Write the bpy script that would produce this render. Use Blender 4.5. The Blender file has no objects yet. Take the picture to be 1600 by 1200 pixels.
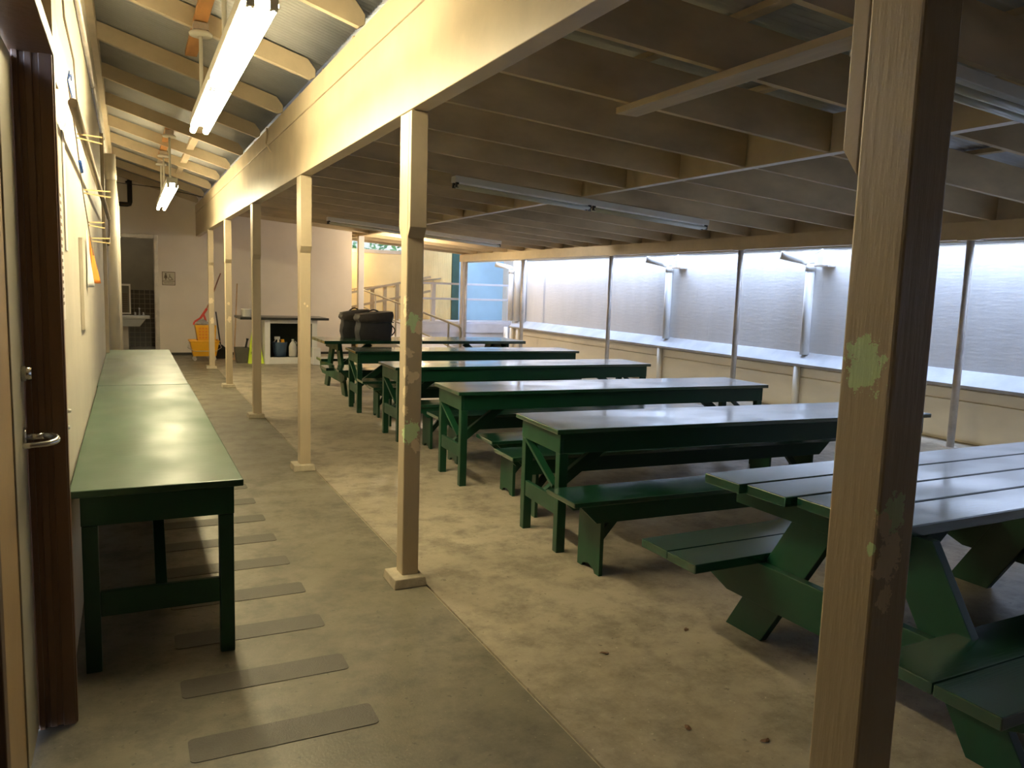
import bpy, bmesh, math, random
from mathutils import Vector, Matrix

random.seed(7)
S = bpy.context.scene
COL = S.collection
PI = math.pi

# ------------------------------------------------------------------ camera
cam_d = bpy.data.cameras.new('camera')
cam = bpy.data.objects.new('camera', cam_d)
COL.objects.link(cam)
yaw, pit, rol = math.radians(26.158), math.radians(-6.932), math.radians(1.851)
fw = Vector((math.sin(yaw) * math.cos(pit), math.cos(yaw) * math.cos(pit), math.sin(pit)))
rt = Vector((math.cos(yaw), -math.sin(yaw), 0))
up = rt.cross(fw)
rt2 = rt * math.cos(rol) + up * math.sin(rol)
up2 = up * math.cos(rol) - rt * math.sin(rol)
m = Matrix((rt2, up2, -fw)).transposed().to_4x4()
m.translation = Vector((0, 0, 1.6))
cam.matrix_world = m
cam_d.sensor_width = 36.0
cam_d.sensor_fit = 'HORIZONTAL'
cam_d.lens = 36.0 * 1222.88 / 1600.0
cam_d.clip_start = 0.02
S.camera = cam

# ------------------------------------------------------------------ sky, exposure
SKY = 26.0
LAMP = 110.0
ASSUMED_RAMP_LAMP = 190.0
ADDED_HALL_LAMP = 800.0
ASSUMED_REST_LAMP = 45.0
w = bpy.data.worlds.new('sky')
S.world = w
w.use_nodes = True
bg = w.node_tree.nodes['Background']
bg.inputs[0].default_value = (0.48, 0.64, 1.0, 1)
bg.inputs[1].default_value = SKY
S.view_settings.view_transform = 'Standard'
S.view_settings.look = 'None'
S.view_settings.gamma = 1.0
S.view_settings.exposure = 0.0
S.view_settings.use_curve_mapping = False
try:
    S.cycles.use_denoising = True
    S.cycles.max_bounces = 10
    S.cycles.diffuse_bounces = 6
    S.cycles.sample_clamp_indirect = 8.0
except Exception:
    pass

# light portals: they only tell the sampler where the open sky is
def portal(name, loc, sx, sy, rot):
    l = bpy.data.lights.new(name, 'AREA')
    l.shape = 'RECTANGLE'
    l.size, l.size_y = sx, sy
    l.cycles.is_portal = True
    o = bpy.data.objects.new(name, l)
    COL.objects.link(o)
    o.location = loc
    o.rotation_euler = rot
portal('sky_portal_eave', (8.50, 8.40, 2.72), 0.46, 23.3, (0, 0, 0))
portal('sky_portal_bay', (8.50, 21.25, 3.45), 0.12, 2.3, (0, 0, 0))

# ------------------------------------------------------------------ materials
def nt_new(name):
    mt = bpy.data.materials.new(name)
    mt.use_nodes = True
    nt = mt.node_tree
    return mt, nt, nt.nodes['Principled BSDF']

def noise(nt, vec, scale, detail=4, rough=0.55):
    n = nt.nodes.new('ShaderNodeTexNoise')
    n.inputs['Scale'].default_value = scale
    n.inputs['Detail'].default_value = detail
    n.inputs['Roughness'].default_value = rough
    if vec is not None:
        nt.links.new(vec, n.inputs['Vector'])
    return n

def ramp(nt, fac, stops):
    r = nt.nodes.new('ShaderNodeValToRGB')
    e = r.color_ramp.elements
    while len(e) < len(stops):
        e.new(0.5)
    for k, (p, c) in enumerate(stops):
        e[k].position = p
        e[k].color = (c[0], c[1], c[2], 1) if not isinstance(c, (int, float)) else (c, c, c, 1)
    nt.links.new(fac, r.inputs[0])
    return r

def mixc(nt, fac, a, b):
    n = nt.nodes.new('ShaderNodeMix')
    n.data_type = 'RGBA'
    for s, v in ((0, fac), (6, a), (7, b)):
        if hasattr(v, 'is_output'):
            nt.links.new(v, n.inputs[s])
        elif isinstance(v, (int, float)):
            n.inputs[s].default_value = v
        else:
            n.inputs[s].default_value = (v[0], v[1], v[2], 1)
    return n.outputs[2]

def math_n(nt, op, a, b=None):
    n = nt.nodes.new('ShaderNodeMath')
    n.operation = op
    for k, v in enumerate((a, b)):
        if v is None:
            continue
        if hasattr(v, 'is_output'):
            nt.links.new(v, n.inputs[k])
        else:
            n.inputs[k].default_value = v
    return n.outputs[0]

def coords(nt, scale=(1, 1, 1), kind='Object'):
    t = nt.nodes.new('ShaderNodeTexCoord')
    mp = nt.nodes.new('ShaderNodeMapping')
    mp.inputs['Scale'].default_value = scale
    nt.links.new(t.outputs[kind], mp.inputs['Vector'])
    return mp.outputs['Vector']

def bump(nt, b, height, strength=0.2, dist=0.01):
    n = nt.nodes.new('ShaderNodeBump')
    n.inputs['Strength'].default_value = strength
    n.inputs['Distance'].default_value = dist
    nt.links.new(height, n.inputs['Height'])
    nt.links.new(n.outputs[0], b.inputs['Normal'])

def mat(name, c, rough=0.5, var=0.12, scale=6, bmp=0.1, metal=0.0, stretch=(1, 1, 1), spec=0.5, rvar=0.0, bscale=None):
    mt, nt, b = nt_new(name)
    v = coords(nt, stretch)
    n = noise(nt, v, scale)
    lo = [x * (1 - var) for x in c]
    hi = [min(1, x * (1 + var)) for x in c]
    r = ramp(nt, n.outputs[0], [(0.3, lo), (0.7, hi)])
    nt.links.new(r.outputs[0], b.inputs['Base Color'])
    b.inputs['Roughness'].default_value = rough
    b.inputs['Metallic'].default_value = metal
    b.inputs['Specular IOR Level'].default_value = spec
    if rvar:
        n3 = noise(nt, v, scale * 0.6, 3)
        r3 = ramp(nt, n3.outputs[0], [(0.3, max(0.02, rough - rvar)), (0.7, rough + rvar)])
        nt.links.new(r3.outputs[0], b.inputs['Roughness'])
    if bmp:
        n2 = noise(nt, v, bscale or scale * 6, 5)
        bump(nt, b, n2.outputs[0], bmp, 0.01)
    return mt

def emis(name, c, s):
    mt, nt, b = nt_new(name)
    b.inputs['Base Color'].default_value = (0.9, 0.9, 0.9, 1)
    b.inputs['Emission Color'].default_value = (c[0], c[1], c[2], 1)
    b.inputs['Emission Strength'].default_value = s
    return mt

def patch_paint(name, c, patches, rough=0.42, stretch=(1, 1, 0.35)):
    """painted wood with flaked spots: each patch = (x, y, z, radius, colour)"""
    mt, nt, b = nt_new(name)
    v = coords(nt, stretch)
    n = noise(nt, v, 5)
    r = ramp(nt, n.outputs[0], [(0.3, [x * 0.88 for x in c]), (0.7, [x * 1.08 for x in c])])
    col = r.outputs[0]
    v0 = coords(nt)
    nz = noise(nt, v0, 24, 6, 0.75)
    for (x, y, z, rad, pc) in patches:
        sub = nt.nodes.new('ShaderNodeVectorMath')
        sub.operation = 'SUBTRACT'
        nt.links.new(v0, sub.inputs[0])
        sub.inputs[1].default_value = (x, y, z)
        scl = nt.nodes.new('ShaderNodeVectorMath')
        scl.operation = 'MULTIPLY'
        nt.links.new(sub.outputs[0], scl.inputs[0])
        scl.inputs[1].default_value = (1, 1, 0.75)
        ln = nt.nodes.new('ShaderNodeVectorMath')
        ln.operation = 'LENGTH'
        nt.links.new(scl.outputs[0], ln.inputs[0])
        wob = math_n(nt, 'MULTIPLY', math_n(nt, 'SUBTRACT', nz.outputs[0], 0.5), rad * 3.6)
        d = math_n(nt, 'ADD', ln.outputs['Value'], wob)
        inside = math_n(nt, 'LESS_THAN', d, rad)
        col = mixc(nt, inside, col, pc)
    nt.links.new(col, b.inputs['Base Color'])
    b.inputs['Roughness'].default_value = rough
    n2 = noise(nt, coords(nt, (1, 1, 0.10)), 55, 5, 0.6)
    bump(nt, b, n2.outputs[0], 0.30, 0.006)
    return mt

CREAM = (0.50, 0.405, 0.275)
MINT = (0.62, 0.80, 0.46)
PALE = (0.78, 0.65, 0.45)
M = {}
M['cream'] = mat('cream_paint', CREAM, 0.4, 0.1, 4, 0.12)
M['cream_wall'] = mat('plaster_paint', (0.56, 0.50, 0.40), 0.55, 0.07, 2.5, 0.15, bscale=30)
M['white_wall'] = mat('white_wall_paint', (0.80, 0.72, 0.63), 0.6, 0.05, 1.5, 0.06)
M['dark_wood'] = mat('dim_joist_paint', (0.56, 0.44, 0.275), 0.65, 0.25, 3, 0.2, stretch=(0.4, 1, 1))
M['raw_wood'] = mat('raw_lumber', (0.50, 0.25, 0.09), 0.65, 0.25, 8, 0.2, stretch=(1, 0.2, 1))
M['metal_sheet'] = mat('galvanised_sheet', (0.46, 0.47, 0.48), 0.42, 0.10, 3, 0.05, metal=0.25, rvar=0.05)
M['white_metal'] = mat('white_enamel', (0.72, 0.72, 0.68), 0.35, 0.04, 5, 0.0)
M['grey_tube'] = mat('unlit_tube', (0.62, 0.63, 0.56), 0.2, 0.03, 5, 0.0)
M['black'] = mat('black_plastic', (0.012, 0.012, 0.013), 0.4, 0.2, 8, 0.05)
M['black_pipe'] = mat('black_iron', (0.02, 0.018, 0.016), 0.5, 0.2, 8, 0.05)
M['chrome'] = mat('brushed_steel', (0.65, 0.63, 0.60), 0.25, 0.06, 10, 0.0, metal=1.0)
M['brown'] = mat('brown_frame_paint', (0.150, 0.078, 0.036), 0.4, 0.2, 4, 0.2, stretch=(1, 1, 0.2))
M['tan'] = mat('tan_door_paint', (0.40, 0.27, 0.13), 0.45, 0.1, 3, 0.1)
M['sage'] = mat('sage_door_paint', (0.42, 0.38, 0.26), 0.45, 0.1, 3, 0.1)
M['pipe_white'] = mat('white_pipe_paint', (0.78, 0.76, 0.72), 0.35, 0.05, 4, 0.03)
M['pipe_grey'] = mat('galvanised_pipe', (0.52, 0.47, 0.42), 0.4, 0.2, 6, 0.08, metal=0.3)
M['rail'] = mat('greige_rail_paint', (0.42, 0.36, 0.28), 0.45, 0.08, 4, 0.05)
M['rail_wood'] = mat('tan_rail_timber', (0.36, 0.27, 0.15), 0.5, 0.15, 4, 0.1)
M['rail_white'] = mat('white_rail_paint', (0.62, 0.60, 0.62), 0.5, 0.06, 4, 0.05)
M['blue_wall'] = mat('pale_blue_wall', (0.36, 0.55, 0.66), 0.5, 0.08, 1.5, 0.05)
M['yellow_wall'] = mat('yellow_board_wall', (0.74, 0.56, 0.24), 0.5, 0.06, 2, 0.08)
M['green_trim'] = mat('dark_green_trim', (0.03, 0.075, 0.055), 0.5, 0.2, 4, 0.1)
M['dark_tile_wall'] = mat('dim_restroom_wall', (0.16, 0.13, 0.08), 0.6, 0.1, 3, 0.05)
M['yellow'] = mat('yellow_plastic', (0.85, 0.42, 0.02), 0.4, 0.06, 5, 0.02)
M['orange_in'] = mat('orange_plastic', (0.80, 0.26, 0.02), 0.45, 0.06, 5, 0.02)
M['red'] = mat('red_plastic', (0.60, 0.06, 0.04), 0.4, 0.06, 5, 0.0)
M['mop'] = mat('mop_cotton', (0.35, 0.33, 0.32), 0.9, 0.3, 30, 0.5)
M['handle_red'] = mat('reddish_wood', (0.32, 0.13, 0.07), 0.5, 0.15, 12, 0.1)
M['handle_pale'] = mat('pale_wood', (0.62, 0.42, 0.24), 0.5, 0.12, 12, 0.1)
M['lime'] = mat('lime_plastic', (0.62, 0.78, 0.05), 0.4, 0.05, 6, 0.0)
M['bin'] = mat('smoky_plastic', (0.12, 0.11, 0.08), 0.35, 0.15, 8, 0.05)
M['pail'] = mat('slate_blue_plastic', (0.06, 0.10, 0.16), 0.45, 0.1, 8, 0.02)
M['jug'] = mat('milky_plastic', (0.72, 0.68, 0.60), 0.35, 0.05, 8, 0.0)
M['jug_label'] = mat('green_label', (0.06, 0.40, 0.08), 0.4, 0.1, 8, 0.0)
M['counter_dark'] = mat('dark_shelf_paint', (0.035, 0.035, 0.028), 0.3, 0.2, 5, 0.05)
M['in_dark'] = mat('dark_green_inside', (0.03, 0.04, 0.02), 0.6, 0.2, 5, 0.05)
M['porcelain'] = mat('porcelain', (0.75, 0.74, 0.72), 0.15, 0.02, 5, 0.0)
M['bag'] = mat('black_nylon', (0.016, 0.015, 0.017), 0.55, 0.25, 12, 0.35, bscale=160)
M['bag_lid'] = mat('faded_black_nylon', (0.038, 0.029, 0.025), 0.6, 0.25, 12, 0.35, bscale=160)
M['sign'] = mat('sign_plate', (0.55, 0.48, 0.36), 0.4, 0.03, 6, 0.0)
M['sign_ink'] = mat('brown_ink', (0.10, 0.06, 0.02), 0.5, 0.1, 6, 0.0)
M['ink'] = mat('black_ink', (0.03, 0.04, 0.01), 0.5, 0.1, 6, 0.0)
M['orange'] = mat('orange_fabric', (0.85, 0.25, 0.02), 0.6, 0.08, 10, 0.1)
M['white_cloth'] = mat('white_fabric', (0.75, 0.70, 0.66), 0.7, 0.05, 10, 0.1)
M['cord'] = mat('grey_cord', (0.25, 0.20, 0.15), 0.6, 0.1, 10, 0.0)
M['blue_cord'] = mat('blue_cord', (0.02, 0.10, 0.45), 0.5, 0.1, 10, 0.0)
M['peg'] = mat('clothespin_wood', (0.70, 0.48, 0.22), 0.6, 0.1, 20, 0.05)
M['batten'] = mat('tan_batten', (0.50, 0.38, 0.20), 0.5, 0.1, 6, 0.1)
M['concrete_pad'] = mat('mortar', (0.42, 0.36, 0.26), 0.8, 0.2, 12, 0.4)
M['grip'] = mat('grey_grip_tape', (0.085, 0.073, 0.054), 0.55, 0.18, 7, 0.25, bscale=180)
M['leaf'] = mat('leaf_green', (0.10, 0.22, 0.09), 0.5, 0.4, 3, 0.0)
M['lamp_warm'] = emis('lit_fluorescent', (1.0, 0.87, 0.53), LAMP)
M['added_lamp_hall'] = emis('added_small_globe', (1.0, 0.78, 0.50), ADDED_HALL_LAMP)
M['assumed_lamp_rest'] = emis('assumed_ceiling_disc', (1.0, 0.88, 0.68), ASSUMED_REST_LAMP)
M['assumed_lamp_ramp'] = emis('assumed_lit_globe', (1.0, 0.80, 0.38), ASSUMED_RAMP_LAMP)

def green_mat(name, base, rough, worn, grain, coat=0.0, ior=1.45):
    mt, nt, b = nt_new(name)
    v = coords(nt, grain)
    n = noise(nt, v, 5)
    r = ramp(nt, n.outputs[0], [(0.2, [x * 0.88 for x in base]), (0.8, [x * 1.14 for x in base])])
    col = r.outputs[0]
    if worn:
        n3 = noise(nt, coords(nt, (1, 2.5, 1)), 7, 6, 0.7)
        mk = ramp(nt, n3.outputs[0], [(0.64, 0.0), (0.74, worn)])
        col = mixc(nt, mk.outputs[0], col, (0.22, 0.20, 0.12))
    nt.links.new(col, b.inputs['Base Color'])
    n4 = noise(nt, coords(nt, (1, 1.6, 1)), 2.2, 1.5)
    rr = ramp(nt, n4.outputs[0], [(0.30, rough), (0.70, rough + (0.12 if rough < 0.2 else 0.15))])
    if coat:
        cr = ramp(nt, n4.outputs[0], [(0.35, 0.10), (0.65, 0.25)])
        nt.links.new(cr.outputs[0], b.inputs['Coat Roughness'])
    nt.links.new(rr.outputs[0], b.inputs['Roughness'])
    b.inputs['IOR'].default_value = ior
    b.inputs['Coat Weight'].default_value = coat
    b.inputs['Coat Roughness'].default_value = 0.13
    b.inputs['Coat IOR'].default_value = 1.6
    n2 = noise(nt, v, 24, 3, 0.55)
    bump(nt, b, n2.outputs[0], 0.12, 0.004)
    return mt
M['green'] = green_mat('green_gloss_paint', (0.004, 0.040, 0.017), 0.31, 0.0, (1, 1, 1))
M['green_top'] = green_mat('green_table_top_paint', (0.010, 0.052, 0.027), 0.13, 0.10, (0.5, 1.5, 1), 1.0, 1.6)
M['green_counter'] = green_mat('worn_green_counter_paint', (0.022, 0.056, 0.028), 0.30, 0.0, (1.2, 0.6, 1))
M['green_plank'] = green_mat('green_plank_paint', (0.008, 0.046, 0.024), 0.13, 0.0, (0.35, 5, 3), 0.9, 1.6)

def floor_mat(name, a, bb, c, s):
    mt, nt, b = nt_new(name)
    v = coords(nt)
    n1 = noise(nt, v, 0.7 * s, 6, 0.65)
    n2 = noise(nt, v, 3.2 * s, 7, 0.7)
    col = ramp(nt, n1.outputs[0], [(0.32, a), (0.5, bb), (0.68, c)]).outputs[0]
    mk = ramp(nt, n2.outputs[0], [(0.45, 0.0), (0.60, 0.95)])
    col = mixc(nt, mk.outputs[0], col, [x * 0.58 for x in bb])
    n6 = noise(nt, v, 9 * s, 6, 0.75)
    m6 = ramp(nt, n6.outputs[0], [(0.40, 0.0), (0.68, 0.55)])
    col = mixc(nt, m6.outputs[0], col, [min(1, x * 1.35) for x in bb])
    n3 = noise(nt, v, 26, 3, 0.6)
    sp = ramp(nt, n3.outputs[0], [(0.655, 0.0), (0.70, 0.8)])
    col = mixc(nt, sp.outputs[0], col, [x * 0.45 for x in bb])
    n5 = noise(nt, v, 55, 2, 0.5)
    s5 = ramp(nt, n5.outputs[0], [(0.70, 0.0), (0.74, 0.5)])
    col = mixc(nt, s5.outputs[0], col, [min(1, x * 2.0) for x in bb])
    nt.links.new(col, b.inputs['Base Color'])
    rr = ramp(nt, n2.outputs[0], [(0.3, 0.34), (0.7, 0.55)])
    nt.links.new(rr.outputs[0], b.inputs['Roughness'])
    n4 = noise(nt, v, 90, 5)
    bump(nt, b, n4.outputs[0], 0.15, 0.006)
    return mt
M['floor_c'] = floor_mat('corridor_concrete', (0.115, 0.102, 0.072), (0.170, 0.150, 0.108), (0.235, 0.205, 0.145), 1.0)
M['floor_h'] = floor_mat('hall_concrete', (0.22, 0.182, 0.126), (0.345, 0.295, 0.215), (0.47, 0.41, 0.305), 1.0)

def wall_right_mat():
    mt, nt, b = nt_new('weathered_board_wall')
    v = coords(nt, (1, 1, 0.35))
    n = noise(nt, v, 2.2, 6, 0.6)
    col = ramp(nt, n.outputs[0], [(0.3, (0.72, 0.71, 0.68)), (0.7, (0.82, 0.80, 0.77))]).outputs[0]
    n2 = noise(nt, coords(nt, (1, 3.0, 0.25)), 3.0, 6, 0.75)
    mk = ramp(nt, n2.outputs[0], [(0.62, 0.0), (0.74, 0.4)])
    col = mixc(nt, mk.outputs[0], col, (0.30, 0.28, 0.25))
    nt.links.new(col, b.inputs['Base Color'])
    b.inputs['Roughness'].default_value = 0.55
    n4 = noise(nt, coords(nt, (1, 1, 6)), 4, 5)
    bump(nt, b, n4.outputs[0], 0.25, 0.01)
    return mt
M['wall_right'] = wall_right_mat()
M['lower_board'] = mat('cream_board_paint', (0.86, 0.79, 0.66), 0.55, 0.08, 3, 0.12, stretch=(1, 0.4, 1))

def tile_mat():
    mt, nt, b = nt_new('brown_wall_tile')
    v = coords(nt, (1, 1, 1))
    br = nt.nodes.new('ShaderNodeTexBrick')
    nt.links.new(v, br.inputs['Vector'])
    br.offset = 0.0
    br.inputs['Color1'].default_value = (0.055, 0.036, 0.018, 1)
    br.inputs['Color2'].default_value = (0.045, 0.030, 0.016, 1)
    br.inputs['Mortar'].default_value = (0.18, 0.14, 0.09, 1)
    br.inputs['Scale'].default_value = 1.0
    br.inputs['Brick Width'].default_value = 0.11
    br.inputs['Row Height'].default_value = 0.11
    br.inputs['Mortar Size'].default_value = 0.006
    nt.links.new(br.outputs[0], b.inputs['Base Color'])
    b.inputs['Roughness'].default_value = 0.15
    return mt
M['tile'] = tile_mat()

# ------------------------------------------------------------------ mesh helpers
def B():
    return bmesh.new()

def box(bm, x0, x1, y0, y1, z0, z1):
    vs = [bm.verts.new((x, y, z)) for x in (x0, x1) for y in (y0, y1) for z in (z0, z1)]
    for f in ((0, 1, 3, 2), (4, 6, 7, 5), (0, 4, 5, 1), (2, 3, 7, 6), (0, 2, 6, 4), (1, 5, 7, 3)):
        bm.faces.new([vs[i] for i in f])
    return bm

def bar(bm, p0, p1, wd, ht, upv=(0, 0, 1)):
    """board from p0 to p1: wd across, ht along upv (made square to the axis)"""
    p0, p1 = Vector(p0), Vector(p1)
    ax = (p1 - p0).normalized()
    u = Vector(upv)
    u = (u - ax * u.dot(ax)).normalized()
    s = ax.cross(u)
    vs = []
    for p in (p0, p1):
        for a, c in ((-1, -1), (1, -1), (1, 1), (-1, 1)):
            vs.append(bm.verts.new(p + s * (a * wd / 2) + u * (c * ht / 2)))
    for f in ((3, 2, 1, 0), (4, 5, 6, 7), (0, 1, 5, 4), (1, 2, 6, 5), (2, 3, 7, 6), (3, 0, 4, 7)):
        bm.faces.new([vs[i] for i in f])
    return bm

def prism(bm, pts, axis, a0, a1):
    """polygon pts (2-D) extruded along axis 'x','y' or 'z' from a0 to a1"""
    def P(p, a):
        return {'x': (a, p[0], p[1]), 'y': (p[0], a, p[1]), 'z': (p[0], p[1], a)}[axis]
    A = [bm.verts.new(P(p, a0)) for p in pts]
    C = [bm.verts.new(P(p, a1)) for p in pts]
    n = len(pts)
    bm.faces.new(A)
    bm.faces.new(list(reversed(C)))
    for i in range(n):
        bm.faces.new((A[i], C[i], C[(i + 1) % n], A[(i + 1) % n]))
    return bm

def tube(bm, pts, r, seg=10, caps=True):
    pts = [Vector(p) for p in pts]
    rings = []
    prev = None
    for i, p in enumerate(pts):
        t = (pts[min(i + 1, len(pts) - 1)] - pts[max(i - 1, 0)]).normalized()
        if prev is None:
            a = Vector((0, 0, 1)) if abs(t.z) < 0.9 else Vector((1, 0, 0))
        else:
            a = prev
        s = (a - t * a.dot(t)).normalized()
        prev = s
        q = t.cross(s)
        rr = r[i] if isinstance(r, (list, tuple)) else r
        rings.append([bm.verts.new(p + s * (rr * math.cos(2 * PI * k / seg)) + q * (rr * math.sin(2 * PI * k / seg))) for k in range(seg)])
    for i in range(len(rings) - 1):
        for k in range(seg):
            f = bm.faces.new((rings[i][k], rings[i][(k + 1) % seg], rings[i + 1][(k + 1) % seg], rings[i + 1][k]))
            f.smooth = True
    if caps:
        bm.faces.new(list(reversed(rings[0])))
        bm.faces.new(rings[-1])
    return bm

def lathe(bm, prof, seg=20, cx=0, cy=0, cz=0, sx=1, sy=1):
    rings = []
    for r, z in prof:
        rings.append([bm.verts.new((cx + sx * r * math.cos(2 * PI * k / seg), cy + sy * r * math.sin(2 * PI * k / seg), cz + z)) for k in range(seg)])
    for i in range(len(rings) - 1):
        for k in range(seg):
            f = bm.faces.new((rings[i][k], rings[i][(k + 1) % seg], rings[i + 1][(k + 1) % seg], rings[i + 1][k]))
            f.smooth = True
    if prof[0][0] > 1e-4:
        bm.faces.new(list(reversed(rings[0])))
    if prof[-1][0] > 1e-4:
        bm.faces.new(rings[-1])
    return bm

def frust(bm, x0, x1, y0, y1, z0, X0, X1, Y0, Y1, z1):
    """tapered box: rectangle at z0 to rectangle at z1"""
    a = [bm.verts.new(p) for p in ((x0, y0, z0), (x1, y0, z0), (x1, y1, z0), (x0, y1, z0))]
    c = [bm.verts.new(p) for p in ((X0, Y0, z1), (X1, Y0, z1), (X1, Y1, z1), (X0, Y1, z1))]
    bm.faces.new(list(reversed(a)))
    bm.faces.new(c)
    for i in range(4):
        bm.faces.new((a[i], a[(i + 1) % 4], c[(i + 1) % 4], c[i]))
    return bm

def obj(name, bm, mt, parent=None, bevel=0.0, label=None, kind=None, seg=2, crisp=0):
    bmesh.ops.recalc_face_normals(bm, faces=bm.faces)
    me = bpy.data.meshes.new(name)
    bm.to_mesh(me)
    bm.free()
    o = bpy.data.objects.new(name, me)
    COL.objects.link(o)
    me.materials.append(M[mt] if isinstance(mt, str) else mt)
    if parent:
        o.parent = parent
    if crisp:
        me.set_sharp_from_angle(angle=math.radians(crisp))
    if bevel:
        md = o.modifiers.new('bevel', 'BEVEL')
        md.width = bevel
        md.segments = seg
        md.limit_method = 'ANGLE'
        md.angle_limit = math.radians(40)
    if label:
        o['label'] = label
    if kind:
        o['kind'] = kind
    return o

def tag(o, label, cat, group=None):
    o['label'] = label
    o['category'] = cat
    if group:
        o['group'] = group
    return o

def thing(name, label, cat, loc=(0, 0, 0), rotz=0.0, group=None):
    o = bpy.data.objects.new(name, None)
    COL.objects.link(o)
    o.location = loc
    o.rotation_euler = (0, 0, rotz)
    o.empty_display_size = 0.1
    return tag(o, label, cat, group)

def struct(name, bm, mt, label=None, parent=None, bevel=0.0):
    o = obj(name, bm, mt, parent, bevel)
    if not parent:
        o['kind'] = 'structure'
    if label:
        o['label'] = label
    return o

def dup(root, loc, rotz, label, group=None):
    r = root.copy()
    COL.objects.link(r)
    r.location = loc
    r.rotation_euler = (0, 0, rotz)
    r['label'] = label
    if group:
        r['group'] = group
    for ch in list(root.children):
        c = ch.copy()
        COL.objects.link(c)
        c.parent = r
        for g in ch.children:
            d = g.copy()
            COL.objects.link(d)
            d.parent = c
    return r

def text_mesh(name, txt, size, mt, parent, loc, rot, squash=1.0, depth=0.0008):
    cu = bpy.data.curves.new(name, 'FONT')
    cu.body = txt
    cu.size = size
    cu.align_x = 'CENTER'
    cu.align_y = 'CENTER'
    cu.extrude = depth
    tmp = bpy.data.objects.new(name + '_curve', cu)
    COL.objects.link(tmp)
    dg = bpy.context.evaluated_depsgraph_get()
    dg.update()
    me = bpy.data.meshes.new_from_object(tmp.evaluated_get(dg))
    bpy.data.objects.remove(tmp)
    bpy.data.curves.remove(cu)
    o = bpy.data.objects.new(name, me)
    COL.objects.link(o)
    o.parent = parent
    o.location = loc
    o.rotation_euler = rot
    o.scale = (squash, 1, 1)
    me.materials.clear()
    me.materials.append(M[mt])
    return o

# ------------------------------------------------------------------ the setting
XB = 1.284                  # corridor side of the post and beam line
WL = -0.235                 # left wall face
YB = 17.7                   # far wall face
JZ, JS = 2.95, 0.07         # hall joists: bottom height at X = 1.4, fall per metre
def jz(x):
    return JZ - JS * (x - 1.4)
RZ, RS = 3.13, 0.29         # corridor rafters: bottom height at the beam, rise per metre towards the left wall
def rz(x):
    return RZ + RS * (XB - x)

# floors
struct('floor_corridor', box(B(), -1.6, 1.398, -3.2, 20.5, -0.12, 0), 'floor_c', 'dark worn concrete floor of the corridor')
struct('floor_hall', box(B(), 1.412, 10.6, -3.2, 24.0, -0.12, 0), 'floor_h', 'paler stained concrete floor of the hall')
struct('trim_1', box(B(), 1.398, 1.412, -3.2, 20.5, -0.1, -0.012), 'concrete_pad', 'sunken joint line between the two floor slabs')

# left wall with the door opening
bm = B()
box(bm, -0.42, WL, 3.09, YB, 0, 3.80)
box(bm, -0.42, WL, -3.2, 1.45, 0, 3.80)
box(bm, -0.42, WL, 1.45, 3.09, 2.36, 3.80)
struct('wall_left', bm, 'cream_wall', 'cream plaster wall along the left side of the corridor')
struct('trim_2', box(B(), WL, WL + 0.012, 3.10, 3.34, 0, 2.25), 'white_wall', 'pale flat board beside the brown door frame', bevel=0.003)
struct('trim_3', box(B(), WL, WL + 0.03, 3.10, 3.30, 2.25, 3.6), 'batten', 'tan upright batten above the door casing')

# far wall with the restroom doorway
DX0, DX1, DZ = -0.20, 0.487, 2.375
bm = B()
box(bm, DX1, 4.56, YB, YB + 0.16, 0, 3.9)
box(bm, -1.3, DX0, YB, YB + 0.16, 0, 3.9)
box(bm, DX0, DX1, YB, YB + 0.16, DZ, 3.9)
struct('wall_far', bm, 'white_wall', 'tall off-white wall at the far end of the corridor')
bm = B()
box(bm, DX1, DX1 + 0.075, YB - 0.03, YB, 0, DZ + 0.08)
box(bm, DX0 - 0.03, DX1, YB - 0.03, YB, DZ, DZ + 0.08)
box(bm, DX1 - 0.012, DX1, YB, YB + 0.16, 0, DZ)
struct('trim_4', bm, 'pipe_grey', 'grey frame around the restroom doorway', bevel=0.004)
struct('baseboard_far', box(B(), DX1 + 0.08, 4.56, YB - 0.012, YB, 0, 0.055), 'counter_dark', 'thin dark skirting at the foot of the far wall')
struct('wall_back', box(B(), -1.6, 8.9, -3.3, -3.1, 0, 3.9), 'brown', 'wall closing the hall at the near end')

# restroom behind the doorway
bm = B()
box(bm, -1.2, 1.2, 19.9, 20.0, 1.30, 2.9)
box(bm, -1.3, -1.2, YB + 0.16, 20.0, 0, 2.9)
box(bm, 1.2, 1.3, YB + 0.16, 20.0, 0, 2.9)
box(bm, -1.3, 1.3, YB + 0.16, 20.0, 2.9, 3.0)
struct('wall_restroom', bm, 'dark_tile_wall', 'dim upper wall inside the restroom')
bm = B()
box(bm, -1.2, 1.2, -0.08, 0, 0, 1.30)
o = struct('wall_restroom_tile', bm, 'tile', 'dark brown tiled lower wall inside the restroom')
# tile texture lies in local x/y, so the slab is built flat and stood up
o.data.transform(Matrix(((1, 0, 0, 0), (0, 0, 1, 0), (0, 1, 0, 0), (0, 0, 0, 1))))
o.rotation_euler = (PI / 2, 0, 0)
o.location = (0, 19.92, 0)

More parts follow.
